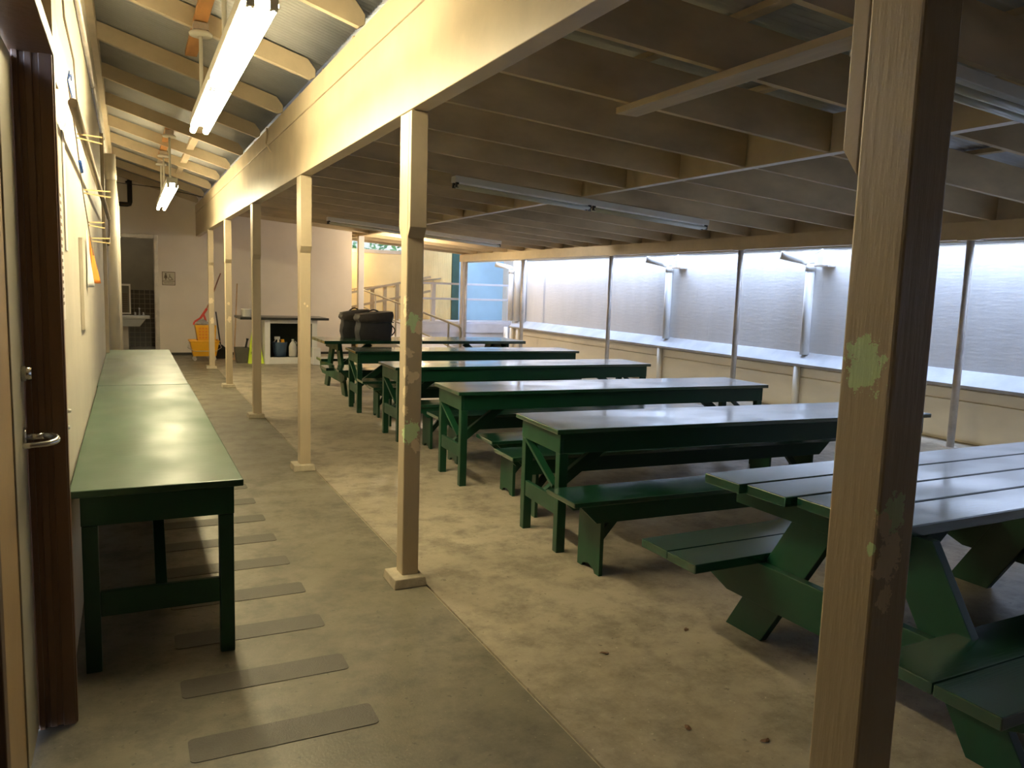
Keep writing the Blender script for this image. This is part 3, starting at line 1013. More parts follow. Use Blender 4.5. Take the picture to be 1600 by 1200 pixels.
# ------------------------------------------------------------------ bags on the far picnic table
def soft_box(bm, x0, x1, y0, y1, z0, z1, bulge=0.02, n=5):
    import itertools
    tmp = bmesh.new()
    bmesh.ops.create_cube(tmp, size=1.0)
    bmesh.ops.subdivide_edges(tmp, edges=tmp.edges, cuts=n, use_grid_fill=True)
    vm = {}
    for v in tmp.verts:
        x, y, z = v.co * 2
        f = 1 - 0.05 * (abs(x * y) ** 6)
        px = x * f
        py = y * f
        bx_ = (1 - y * y) * (1 - z * z) * bulge
        by_ = (1 - x * x) * (1 - z * z) * bulge
        bz_ = (1 - x * x) * (1 - y * y) * bulge
        wob = 0.008 * math.sin(7 * x + 3 * z) + 0.006 * math.sin(9 * y - 4 * z)
        co = Vector(((x0 + x1) / 2 + px * (x1 - x0) / 2 + math.copysign(bx_, x) * (abs(x) > 0.99) + wob,
                     (y0 + y1) / 2 + py * (y1 - y0) / 2 + math.copysign(by_, y) * (abs(y) > 0.99),
                     (z0 + z1) / 2 + z * (z1 - z0) / 2 + (bz_ if z > 0.99 else 0)))
        vm[v] = bm.verts.new(co)
    for f in tmp.faces:
        nf = bm.faces.new([vm[v] for v in f.verts])
        nf.smooth = True
    tmp.free()
    return bm
def bag(label, loc, rot, w, d, h, lid_tilt):
    t = thing('delivery_bag', label, 'bag', loc, rot, 'black insulated bags on the far picnic table')
    obj('body', soft_box(B(), 0, w, 0, d, 0, h * 0.62, 0.012), 'bag', t, crisp=40)
    bm = soft_box(B(), -0.015, w + 0.015, -0.015, d + 0.015, h * 0.62 + 0.001, h * 0.92, 0.018)
    for v in bm.verts:
        v.co.z += (v.co.x - w / 2) * lid_tilt * max(0, (v.co.z - h * 0.6) / (h * 0.3))
    obj('lid', bm, 'bag_lid', t, crisp=40)
    bm = B()
    tube(bm, [(-0.018, 0.05 + k * 0.1 * (d - 0.1) / 0.4 * 0.4 / 0.4, h * 0.62) for k in range(1)] + [(w * 0.5, -0.03, h * 0.60), (w + 0.02, 0.0, h * 0.62)], 0.008, 8)
    obj('zip_seam', bm, 'black', t)
    bm = B()
    pts = [(w * (0.3 + 0.4 * k / 8), d * 0.5, h * 0.92 + 0.045 * math.sin(PI * k / 8)) for k in range(9)]
    tube(bm, pts, 0.011, 8)
    obj('handle', bm, 'black', t)
    bm = B()
    pts = [(w + 0.012 + 0.055 * math.sin(PI * k / 8), d * 0.35, h * 0.5 - 0.16 * k / 8) for k in range(9)]
    tube(bm, pts, 0.009, 8)
    obj('side_strap', bm, 'black', t)
    return t
bag('large black insulated bag lying in front on the far picnic table', (3.06, 11.42, 0.777), math.radians(-4), 0.50, 0.36, 0.43, 0.10)
bag('black insulated bag standing behind the larger one', (2.93, 11.90, 0.777), math.radians(-3), 0.40, 0.20, 0.44, 0.12)

# ------------------------------------------------------------------ fluorescent lamps
def strip_lamp(label, p, length, axis, slope, lit, z_h=0.065, w=0.125, group='bare-tube strip lamps', rods=()):
    """housing with two tubes end to end, two rows; p = middle of the underside of the housing"""
    t = thing('strip_lamp', label, 'lamp', p, 0, group)
    ang = math.atan(slope)
    hl = length / 2
    def P(a, s, z):
        if axis == 'y':
            return (s, a, z)
        return (a * math.cos(ang) + z * math.sin(ang), s, -a * math.sin(ang) + z * math.cos(ang))
    def bx(bm, a0, a1, s0, s1, z0, z1):
        vs = [bm.verts.new(P(a, s, z)) for a in (a0, a1) for s in (s0, s1) for z in (z0, z1)]
        for f in ((0, 1, 3, 2), (4, 6, 7, 5), (0, 4, 5, 1), (2, 3, 7, 6), (0, 2, 6, 4), (1, 5, 7, 3)):
            bm.faces.new([vs[i] for i in f])
    bm = B()
    bx(bm, -hl, hl, -w / 2, w / 2, 0, z_h)
    obj('housing', bm, 'white_metal', t, 0.006)
    r = 0.021
    zt = -0.036
    for half in (-1, 1):
        a0, a1 = (0.03, hl - 0.03) if half > 0 else (-hl + 0.03, -0.03)
        for s in (-0.045, 0.045):
            bm = B()
            tube(bm, [P(a0, s, zt), P(a1, s, zt)], r, 12)
            obj('tube', bm, 'lamp_warm' if lit else 'grey_tube', t, label='glowing tube' if lit else None)
            for a in (a0, a1):
                bm = B()
                bx(bm, a - 0.016, a + 0.016, s - 0.016, s + 0.016, zt - 0.02, -0.001)
                obj('lampholder', bm, 'white_metal' if lit else 'black', t)
    for (a, top) in rods:
        bm = B()
        tube(bm, [(0, a, z_h), (0, a, top)], 0.013, 10)
        rd = obj('hanger_rod', bm, 'white_metal', t)
        bm = B()
        lathe(bm, [(0.0, -0.0), (0.075, 0.004), (0.08, 0.02), (0.06, 0.036), (0.0, 0.036)], 18, 0, a, top - 0.002)
        obj('canopy', bm, 'white_metal', rd)
        bm = B()
        box(bm, -0.05, 0.05, a - 0.05, a + 0.05, top + 0.036, top + 0.085)
        obj('junction_box', bm, 'pipe_grey', rd)
    return t
LX = 0.50
strip_lamp('lit twin-tube lamp hanging over the near counter', (LX, 4.88, 2.72), 3.1, 'y', 0, True, rods=((-0.2, 0.56), (1.28, 0.57)))
strip_lamp('lit twin-tube lamp hanging farther along the corridor', (LX, 12.15, 2.72), 3.6, 'y', 0, True, rods=((-1.3, 0.60), (0.5, 0.60), (1.45, 0.60)))
# raw boards the hangers are fixed to
for y, lab, tp in ((6.15, 'raw orange-brown board above the near hanging lamp', 0.57), (12.4, 'raw orange-brown board above the far hanging lamp', 0.60)):
    bm = B()
    z = 2.72 + tp + 0.086 + 0.02
    bar(bm, (LX, y - 1.75, z + 0.005), (LX, y + 0.95, z + 0.005), 0.09, 0.038)
    tag(obj('mounting_board', bm, 'raw_wood', None, 0.003), lab, 'board', 'raw boards over the hanging lamps')
for (y, lab, xc) in ((8.25, 'unlit twin-tube lamp under the hall joists above the middle tables', 5.02), (14.75, 'farthest unlit twin-tube lamp under the hall joists', 5.10), (2.76, 'unlit twin-tube lamp behind the top of the nearest post', 4.90)):
    zz = jz(xc) - 0.075
    strip_lamp(lab, (xc, y, zz), 3.55, 'x', 0.07, False, z_h=0.07, w=0.14)

# plank fixed under the joists
t = thing('ceiling_plank', 'weathered plank fixed flat under three hall joists', 'plank', (3.055, 2.62, 0))
obj('board', box(B(), -0.085, 0.085, 0, 1.98, jz(3.055) - 0.047, jz(3.055) - 0.006), mat('weathered_plank', (0.46, 0.36, 0.22), 0.6, 0.15, 6, 0.2, stretch=(2, 0.3, 1)), t, 0.003)

# ------------------------------------------------------------------ floor grip strips
ORD = ['nearest', 'second', 'third', 'fourth', 'fifth', 'sixth', 'seventh', 'eighth', 'ninth', 'tenth', 'eleventh', 'twelfth']
def round_rect(x0, x1, y0, y1, r, n=5):
    pts = []
    for cx, cy, a in ((x1 - r, y1 - r, 0), (x0 + r, y1 - r, PI / 2), (x0 + r, y0 + r, PI), (x1 - r, y0 + r, 1.5 * PI)):
        for k in range(n + 1):
            th = a + PI / 2 * k / n
            pts.append((cx + r * math.cos(th), cy + r * math.sin(th)))
    return pts
me0 = None
for k in range(10):
    lab = 'grey anti-slip strip on the corridor floor, %s in the row from the door' % ORD[k]
    if me0 is None:
        bm = B()
        prism(bm, round_rect(0, 0.648, -0.075, 0.075, 0.022), 'z', 0.0003, 0.0025)
        o = obj('grip_strip', bm, 'grip')
        me0 = o
    else:
        o = me0.copy()
        COL.objects.link(o)
    o.location = (0.147, 2.700 + 0.4465 * k, 0)
    tag(o, lab, 'floor strip', 'anti-slip strips on the corridor floor')

LEAVES = [((2.038, 1.97), 'brown dry leaf scrap lying farthest right on the hall floor, left of the nearest post'),
          ((1.830, 2.15), 'brown dry leaf scrap on the hall floor, the one nearest the joint line'),
          ((1.870, 2.78), 'dark leaf scrap on the hall floor between the cream post and the picnic bench'),
          ((2.37, 2.84), 'dark leaf scrap on the hall floor under the end of the picnic bench')]
for k, ((x, y), lab) in enumerate(LEAVES):
    bm = B()
    n = 9
    a0 = k * 1.3
    c = bm.verts.new((0, 0, 0.008))
    ring = [bm.verts.new((0.020 * math.cos(a) * (1 + 0.3 * math.sin(3 * a + k)), 0.011 * math.sin(a), 0.002 + 0.004 * abs(math.sin(a * 2)))) for a in [2 * PI * j / n for j in range(n)]]
    for j in range(n):
        bm.faces.new((c, ring[j], ring[(j + 1) % n]))
    o = obj('leaf_scrap', bm, 'brown')
    o.location = (x, y, 0)
    o.rotation_euler = (0, 0, a0)
    md = o.modifiers.new('thickness', 'SOLIDIFY')
    md.thickness = 0.001
    tag(o, lab, 'leaf', 'dry leaf scraps on the hall floor')

# ------------------------------------------------------------------ entry door at the left
FJ = 3.05
door = obj('door_1', box(B(), -0.375, -0.325, 1.53, 3.045, 0.012, 2.29), 'tan', None, 0.003)
door['kind'] = 'structure'
door['label'] = 'tan entry door beside the near end of the counter'
obj('stile', box(B(), -0.3249, -0.3195, 2.745, 3.030, 0.012, 2.29), 'sage', door, 0.002, label='sage painted edge of the door')
bm = B()
box(bm, -0.335, -0.20, FJ, FJ + 0.04, 0, 2.36)
box(bm, -0.318, -0.30, FJ - 0.014, FJ, 0, 2.31)
box(bm, -0.285, -0.262, FJ - 0.006, FJ, 0, 2.31)
box(bm, -0.245, -0.205, FJ - 0.010, FJ, 0, 2.31)
box(bm, -0.335, -0.20, 1.46, FJ, 2.305, 2.36)
box(bm, -0.335, -0.20, 1.45, 1.49, 0, 2.305)
box(bm, WL, WL + 0.03, FJ + 0.04, FJ + 0.055, 0, 2.36)
struct('trim_9', bm, 'brown', 'dark brown frame around the entry door', bevel=0.003)
hd = bpy.data.objects.new('door_lever', None)
COL.objects.link(hd)
hd.parent = door
bm = B()
tube(bm, [(-0.3195, 2.965, 1.065), (-0.310, 2.965, 1.065)], [0.034, 0.032], 20)
obj('rose', bm, 'chrome', hd)
bm = B()
pts = [(-0.310, 2.965, 1.065), (-0.285, 2.965, 1.066), (-0.262, 2.965, 1.068)]
tube(bm, pts, 0.011, 12)
obj('neck', bm, 'chrome', hd)
bm = B()
pts = [(-0.268, 2.965, 1.068), (-0.245, 2.960, 1.068), (-0.228, 2.940, 1.066), (-0.222, 2.91, 1.064), (-0.226, 2.88, 1.062), (-0.245, 2.862, 1.060), (-0.29, 2.852, 1.058), (-0.312, 2.85, 1.058)]
tube(bm, pts, [0.010, 0.011, 0.011, 0.011, 0.011, 0.010, 0.009, 0.008], 12)
obj('grip', bm, 'chrome', hd)
bm = B()
tube(bm, [(-0.3195, 2.97, 1.275), (-0.29, 2.97, 1.275)], [0.026, 0.023], 18)
obj('deadbolt', bm, 'chrome', door)

# ------------------------------------------------------------------ things on the left wall
def wpt(y, z, off=0.02):
    return (WL + off, y, z)
t = thing('conduit', 'grey conduit along the left wall at head height with a drooping end', 'conduit', wpt(3.35, 2.22))
bm = B()
def L(y, z, off=0.07):
    return (off - 0.02, y - 3.35, z - 2.22)
tube(bm, [L(3.36, 2.22), L(5, 2.21), L(7, 2.20), L(9.3, 2.19)], 0.017, 10)
obj('pipe_run', bm, 'cord', t)
bm = B()
tube(bm, [L(9.3, 2.19), L(9.42, 2.16), L(9.40, 2.05), L(9.2, 1.95), L(8.7, 1.90), L(8.1, 1.93)], 0.011, 8)
obj('loose_cable', bm, 'cord', t)
t = thing('ceiling_conduit', 'thin grey conduit high on the left wall below the rafters', 'conduit', wpt(3.4, 3.10))
bm = B()
tube(bm, [(0.0, -1.0, 0), (0.0, 8.0, 0.0)], 0.016, 10)
obj('pipe_run', bm, 'pipe_grey', t)
for y in (1.1, 3.9, 6.6):
    bm = B()
    tube(bm, [(0, y - 0.02, 0), (0, y + 0.02, 0)], 0.022, 10)
    obj('clip', bm, 'pipe_grey', t)
# wires
bm = B()
tube(bm, [wpt(3.34, 2.95, .035), wpt(3.75, 2.62, .03), wpt(4.35, 2.60, .03), wpt(4.55, 2.42, .03), wpt(4.2, 2.30, .035), wpt(3.9, 2.24, .05)], 0.005, 6)
tag(obj('hanging_wire', bm, 'cord'), 'thin dark wire drooping down the left wall to the conduit', 'wire')
t = thing('clothespin_string', 'string with wooden clothespins hanging down the left wall', 'string', wpt(3.65, 2.36))
bm = B()
tube(bm, [(0.02, 0, 0), (0.03, 0.28, -0.18), (0.03, 0.7, -0.36), (0.03, 1.2, -0.50), (0.03, 1.75, -0.64)], 0.003, 6)
obj('twine', bm, 'cord', t)
bm = B()
for a in ((0.03, 0.03), (-0.04, 0.02), (0.03, -0.05)):
    tube(bm, [(0.02, 0, 0), (0.03, a[0] * 1.5, a[1]), (0.03, a[0] * 2, a[1] - 0.02)], 0.0025, 6)
obj('blue_knot', bm, 'blue_cord', t)
for y, dz, ln in ((0.30, -0.17, 0.09), (0.75, -0.36, 0.11), (1.15, -0.49, 0.07), (1.45, -0.56, 0.09)):
    for s in (-1, 1):
        bm = B()
        bar(bm, (0.035, y - 0.02, dz + s * 0.008), (0.035 + ln, y + 0.05, dz + s * 0.014), 0.007, 0.006)
        obj('clothespin', bm, 'peg', t)
bm = B()
tube(bm, [(0.035, 0.40, -0.26), (0.04, 0.46, -0.30)], 0.007, 8)
obj('blue_tape', bm, 'blue_cord', t)
def cloth_strip(name, label, mt, y0, y1, z0, z1, off, flare):
    bm = B()
    n = 10
    ring = []
    for k in range(n + 1):
        f = k / n
        z = z1 + (z0 - z1) * f
        hw = (y1 - y0) / 2 * (0.25 + 0.75 * f)
        c = (y0 + y1) / 2
        row = []
        for j in range(7):
            g = j / 6 * 2 - 1
            row.append(bm.verts.new((WL + off + flare * f * (0.5 + 0.5 * math.cos(g * 5 + f)), c + hw * g, z)))
        ring.append(row)
    for k in range(n):
        for j in range(6):
            f = bm.faces.new((ring[k][j], ring[k][j + 1], ring[k + 1][j + 1], ring[k + 1][j]))
            f.smooth = True
    o = obj(name, bm, mt)
    md = o.modifiers.new('thickness', 'SOLIDIFY')
    md.thickness = 0.004
    return tag(o, label, 'ribbon')
cloth_strip('hanging_ribbon', 'orange ribbon pinned to the left wall', 'orange', 5.45, 5.75, 1.55, 1.84, 0.025, 0.05)
cloth_strip('hanging_ribbon', 'white ribbon hanging beside the orange one', 'white_cloth', 5.10, 5.40, 1.53, 1.86, 0.020, 0.03)
t = thing('paper_strip', 'long narrow white notice strip pinned to the left wall with a column of print', 'notice', wpt(3.50, 1.42, 0.002))
obj('sheet', box(B(), 0, 0.003, 0, 0.16, 0, 0.52), 'white_cloth', t)
bm = B()
for k in range(16):
    z = 0.48 - 0.028 * k
    box(bm, 0.0031, 0.0038, 0.05, 0.05 + random.uniform(0.05, 0.08), z, z + 0.012)
obj('print', bm, 'cord', t)
bm = B()
box(bm, WL + 0.001, WL + 0.006, 3.81, 3.92, 1.70, 2.19)
tag(obj('wooden_strip', bm, 'white_cloth', None, 0.001), 'white wooden strip hung on the left wall next to the notice', 'strip')
bm = B()
for p in ((4.05, 1.02), (3.62, 0.985)):
    pass
bm.free()
for (y, z, lab) in ((3.30, 1.035, 'lower small bolt head in the pale board beside the door frame'), (3.58, 1.055, 'small bolt head in the left wall above the counter')):
    bm = B()
    xo = WL + (0.012 if y < 3.34 else 0.0)
    tube(bm, [(xo, y, z), (xo + 0.016, y, z)], [0.010, 0.007], 8)
    tag(obj('wall_bolt', bm, 'white_metal'), lab, 'bolt')
t = thing('wall_panel', 'narrow pale panel with a shadowed edge on the left wall beside the ribbons', 'panel', wpt(4.85, 1.30, 0))
obj('board', box(B(), 0, 0.02, 0, 0.42, 0, 0.50), 'cream_wall', t, 0.003)

# vertical pipes at the far part of the left wall
t = thing('wall_pipe', 'fat cream pipe standing against the left wall beyond the counter', 'pipe', (WL + 0.075, 10.6, 0))
bm = B()
tube(bm, [(0, 0, 0), (0, 0, 3.02)], 0.062, 16)
obj('pipe', bm, 'cream_wall', t)
bm = B()
tube(bm, [(0, 0, 2.72), (0, 0, 2.84)], 0.068, 16)
obj('coupling', bm, 'cream_wall', t)
t = thing('wall_pipe', 'second cream pipe with a bent top, beside the restroom door', 'pipe', (WL + 0.07, 13.6, 0))
bm = B()
tube(bm, [(0.02, 0, 0), (0.02, 0, 2.55), (0.02, -0.02, 2.64), (0.0, -0.25, 2.85), (-0.01, -0.4, 3.0)], 0.052, 14)
obj('pipe', bm, 'cream_wall', t)
t = thing('wall_post', 'slim cream upright on the left wall before the fat pipe', 'post', (WL, 9.55, 0))
obj('board', box(B(), 0, 0.035, 0, 0.10, 0, 3.1), 'cream', t, 0.004)
# black pipe bracket on the far wall
t = thing('black_pipe', 'black elbowed pipe high on the far wall beside the ceiling', 'pipe', (0.07, YB - 0.05, 3.0))
bm = B()
tube(bm, [(-0.30, 0, 0.02), (-0.05, 0, 0.02), (-0.01, 0, 0.03), (0.0, 0, 0.07), (0.0, 0, 0.50)], 0.045, 12)
obj('pipe', bm, 'black_pipe', t)
bm = B()
tube(bm, [(-0.02, 0.0, 0.44), (-0.02, 0.0, 0.47)], 0.055, 12)
obj('collar', bm, 'black_pipe', t)
# wire across the corridor
bm = B()
tube(bm, [(-0.2, 15.6, 3.22), (0.5, 15.6, 3.19), (1.27, 15.6, 3.08)], 0.006, 6)
tag(obj('overhead_wire', bm, 'black'), 'thin dark wire strung across the corridor near the far wall', 'wire')
bm = B()
tube(bm, [(XB - 0.012, 8.30, 3.10), (XB - 0.022, 8.20, 3.03), (XB - 0.022, 8.28, 2.95), (XB - 0.018, 8.05, 2.84)], 0.008, 8)
tag(obj('beam_wire', bm, 'cream'), 'loose painted wire end hanging over the cream beam', 'wire')

# ------------------------------------------------------------------ restroom things
t = thing('sink', 'white wash basin inside the restroom doorway', 'sink', (0.0, 18.5, 0))
bm = B()
prism(bm, round_rect(-0.55, 0.40, -0.22, 0.25, 0.06), 'z', 0.72, 0.78)
obj('basin', bm, 'porcelain', t, 0.01)
bm = B()
frust(bm, -0.30, 0.20, -0.10, 0.20, 0.55, -0.45, 0.32, -0.18, 0.22, 0.718)
obj('bowl', bm, 'porcelain', t, 0.01)
bm = B()
box(bm, -0.5, -0.02, 0.17, 0.23, 0.0, 0.55)
obj('pedestal', bm, 'white_wall', t)
f = bpy.data.objects.new('faucet', None)
COL.objects.link(f)
f.parent = t
bm = B()
tube(bm, [(0.20, 0.16, 0.78), (0.20, 0.16, 0.92), (0.20, 0.10, 0.95), (0.20, 0.03, 0.92)], 0.018, 10)
obj('spout', bm, 'chrome', f)
for dx in (0.12, 0.28):
    bm = B()
    lathe(bm, [(0.022, 0), (0.018, 0.05), (0.028, 0.06), (0.0, 0.075)], 12, dx, 0.17, 0.78)
    obj('tap', bm, 'chrome', f)
t = thing('restroom_mirror', 'framed louvred panel standing above the wash basin', 'panel', (-0.30, 18.72, 0.80))
bm = B()
box(bm, -0.30, 0.34, 0, 0.03, 0.0, 0.03)
box(bm, -0.30, 0.34, 0, 0.03, 0.60, 0.64)
box(bm, 0.31, 0.34, 0, 0.03, 0.03, 0.60)
box(bm, -0.30, -0.27, 0, 0.03, 0.03, 0.60)
obj('frame', bm, 'white_wall', t)
obj('backing', box(B(), -0.269, 0.309, 0.012, 0.028, 0.031, 0.599), 'dark_tile_wall', t)
bm = B()
for k in range(9):
    for x0 in (-0.25, -0.06, 0.12):
        box(bm, x0, x0 + 0.16, 0.004, 0.011, 0.05 + 0.045 * k, 0.078 + 0.045 * k)
obj('louvre', bm, 'sign_ink', t)

t = thing('assumed_restroom_lamp', 'assumed round lamp on the restroom ceiling over the wash basin, out of view', 'lamp', (0.1, 18.75, 2.90))  # assumed lamp, unseen above the doorway, added to light the wash basin
bm = B()
lathe(bm, [(0.15, -0.001), (0.15, -0.03), (0.0, -0.03)], 20)
obj('base', bm, 'white_metal', t)
bm = B()
lathe(bm, [(0.13, -0.031), (0.11, -0.07), (0.0, -0.085)], 20)
obj('diffuser', bm, 'assumed_lamp_rest', t)

# restroom sign
t = thing('restroom_sign', 'small framed restroom sign with a figure and a wheelchair symbol', 'sign', (0.75, YB - 0.014, 1.583))
obj('plate', box(B(), -0.125, 0.125, 0, 0.013, -0.137, 0.137), 'sign', t)
bm = B()
for a in ((-0.125, 0.125, 0.125, 0.137), (-0.125, 0.125, -0.137, -0.125), (-0.125, -0.114, -0.125, 0.125), (0.114, 0.125, -0.125, 0.125), (-0.114, 0.114, -0.058, -0.048)):
    box(bm, a[0], a[1], -0.003, -0.0005, a[2], a[3])
obj('border', bm, 'sign_ink', t)
bm = B()
def disc(bm, cx, cz, r, y0=-0.003, y1=-0.0006, n=16):
    prism(bm, [(cx + r * math.cos(2 * PI * k / n), cz + r * math.sin(2 * PI * k / n)) for k in range(n)], 'y', y0, y1)
disc(bm, -0.055, 0.093, 0.016)
prism(bm, [(-0.072, 0.074), (-0.038, 0.074), (-0.022, 0.010), (-0.045, 0.008), (-0.045, -0.030), (-0.065, -0.030), (-0.065, 0.008), (-0.088, 0.010)], 'y', -0.003, -0.0006)
obj('figure_symbol', bm, 'sign_ink', t)
bm = B()
disc(bm, 0.018, 0.074, 0.011)
ring_o = [(0.030 + 0.040 * math.cos(a), 0.005 + 0.040 * math.sin(a)) for a in [PI * 0.75 + k * PI * 1.2 / 12 for k in range(13)]]
ring_i = [(0.030 + 0.030 * math.cos(a), 0.005 + 0.030 * math.sin(a)) for a in [PI * 0.75 + k * PI * 1.2 / 12 for k in range(13)]]
for k in range(12):
    prism(bm, [ring_o[k], ring_o[k + 1], ring_i[k + 1], ring_i[k]], 'y', -0.003, -0.0006)
prism(bm, [(0.010, 0.060), (0.026, 0.060), (0.030, 0.034), (0.052, 0.034), (0.052, 0.022), (0.014, 0.022)], 'y', -0.003, -0.0006)
prism(bm, [(0.044, 0.022), (0.056, 0.022), (0.072, -0.018), (0.090, -0.012), (0.086, -0.024), (0.064, -0.030)], 'y', -0.003, -0.0006)
obj('wheelchair_symbol', bm, 'sign_ink', t)
text_mesh('lettering', 'RESTROOM', 0.034, 'sign_ink', t, (0, -0.0018, -0.092), (PI / 2, 0, 0))

# ------------------------------------------------------------------ cleaning things by the far wall
# mop bucket
t = thing('mop_bucket', 'yellow wheeled mop bucket with wringer by the far wall', 'bucket', (1.32, 16.55, 0))
bm = B()
for (a, c) in (((-0.20, -0.14), (-0.26, -0.20)),):
    # open tub: outer and inner shells
    o_ = [(-0.21, -0.15, 0.09), (0.21, -0.15, 0.09), (0.21, 0.15, 0.09), (-0.21, 0.15, 0.09)]
    p_ = [(-0.27, -0.20, 0.40), (0.27, -0.20, 0.40), (0.27, 0.20, 0.40), (-0.27, 0.20, 0.40)]
    q_ = [(-0.25, -0.18, 0.40), (0.25, -0.18, 0.40), (0.25, 0.18, 0.40), (-0.25, 0.18, 0.40)]
    s_ = [(-0.19, -0.13, 0.12), (0.19, -0.13, 0.12), (0.19, 0.13, 0.12), (-0.19, 0.13, 0.12)]
    R = [[bm.verts.new(v) for v in ring] for ring in (o_, p_, q_, s_)]
    bm.faces.new(list(reversed(R[0])))
    bm.faces.new(R[3])
    for i in range(3):
        for k in range(4):
            bm.faces.new((R[i][k], R[i][(k + 1) % 4], R[i + 1][(k + 1) % 4], R[i + 1][k]))
obj('tub', bm, 'yellow', t, 0.015)
bm = B()
bar(bm, (-0.28, -0.205, 0.39), (0.28, -0.205, 0.39), 0.02, 0.03)
bar(bm, (-0.28, 0.205, 0.39), (0.28, 0.205, 0.39), 0.02, 0.03)
bar(bm, (-0.275, -0.20, 0.39), (-0.275, 0.20, 0.39), 0.02, 0.03)
obj('rim', bm, 'yellow', t, 0.006)
bm = B()
frust(bm, -0.12, 0.20, -0.13, 0.13, 0.36, -0.17, 0.22, -0.16, 0.16, 0.70)
wr = obj('wringer', bm, 'yellow', t, 0.012)
for i in range(5):
    for j in range(4):
        x = -0.105 + 0.058 * i
        z = 0.44 + 0.06 * j
        y = -0.130 - 0.030 * (z - 0.36) / 0.34
        obj('slot', box(B(), x, x + 0.038, y - 0.006, y + 0.006, z, z + 0.032), 'orange_in', wr)
bm = B()
tube(bm, [(-0.275, -0.03, 0.36), (-0.31, -0.12, 0.26), (-0.20, -0.235, 0.20), (0.20, -0.235, 0.20), (0.31, -0.12, 0.26), (0.275, -0.03, 0.36)], 0.006, 6)
obj('bail', bm, 'pipe_grey', t)
for sx in (-0.18, 0.18):
    for sy in (-0.12, 0.12):
        bm = B()
        tube(bm, [(sx, sy - 0.015, 0.036), (sx, sy + 0.015, 0.036)], 0.036, 14)
        w_ = obj('caster', bm, 'pipe_grey', t)
        bm = B()
        box(bm, sx - 0.02, sx + 0.02, sy - 0.022, sy + 0.022, 0.05, 0.092)
        obj('fork', bm, 'pipe_grey', w_)
# mop standing in the bucket
t = thing('wet_mop', 'wet mop with a red head standing in the yellow bucket', 'mop', (1.32, 16.55, 0))
bm = B()
pts = [(-0.02, 0, 0.70), (-0.03, 0, 0.79), (0.02, 0, 0.80)]
lathe(bm, [(0.0, 0.702), (0.10, 0.705), (0.11, 0.75), (0.06, 0.80), (0.0, 0.82)], 14, -0.03, 0, 0)
obj('yarn', bm, 'mop', t)
bm = B()
bar(bm, (-0.17, 0, 0.76), (-0.05, 0, 0.84), 0.03, 0.035)
bar(bm, (-0.17, 0, 0.76), (-0.19, 0, 0.70), 0.03, 0.03)
bar(bm, (-0.06, 0, 0.83), (0.06, 0, 1.02), 0.035, 0.045)
bar(bm, (0.0, 0, 0.90), (0.05, 0, 0.74), 0.03, 0.035)
obj('clamp', bm, 'red', t, 0.006)
bm = B()
tube(bm, [(0.05, 0, 1.00), (0.15, 0.25, 1.18), (0.42, 1.02, 1.72)], 0.013, 10)
obj('handle', bm, 'handle_red', t)
# upright black broom
t = thing('lobby_broom', 'black upright broom leaning on the far wall', 'broom', (1.66, 16.9, 0))
bm = B()
frust(bm, -0.17, 0.15, -0.05, 0.05, 0.0, -0.15, 0.13, -0.04, 0.04, 0.19)
frust(bm, -0.15, 0.13, -0.04, 0.04, 0.19, -0.03, 0.03, -0.03, 0.03, 0.28)
obj('bristle_head', bm, 'black', t, 0.008)
bm = B()
tube(bm, [(0, 0, 0.26), (-0.03, 0.55, 0.92)], 0.014, 10)
obj('handle', bm, 'black', t)
# pale broom stick
t = thing('broom_stick', 'pale wooden broom stick leaning beside the dark shelf', 'broom', (1.88, 16.55, 0))
bm = B()
tube(bm, [(0.0, 0, 0.02), (0.16, 0.75, 1.52)], 0.013, 10)
obj('handle', bm, 'handle_pale', t)
obj('brush', box(B(), -0.10, 0.10, -0.03, 0.03, 0.0, 0.045), 'handle_pale', t, 0.006)
# bin with brush
t = thing('waste_bin', 'smoky grey open bin between the broom stick and the wet floor sign', 'bin', (1.955, 16.0, 0))
bm = B()
rings = [(-0.10, -0.09, 0.0), (-0.13, -0.12, 0.30), (-0.118, -0.108, 0.30), (-0.09, -0.08, 0.02)]
RR = []
for (a, c, z) in rings:
    RR.append([bm.verts.new(p) for p in ((a, c, z), (-a, c, z), (-a, -c, z), (a, -c, z))])
bm.faces.new(list(reversed(RR[0])))
bm.faces.new(RR[3])
for i in range(3):
    for k in range(4):
        bm.faces.new((RR[i][k], RR[i][(k + 1) % 4], RR[i + 1][(k + 1) % 4], RR[i + 1][k]))
obj('shell', bm, 'bin', t, 0.006)
t = thing('scrub_brush', 'black handled brush standing in the smoky grey bin', 'brush', (1.985, 16.0, 0.021))
bm = B()
tube(bm, [(0, 0, 0.0), (0.03, 0, 0.18), (0.075, 0, 0.40), (0.085, 0, 0.45)], [0.045, 0.02, 0.018, 0.028], 10)
obj('handle', bm, 'black', t)
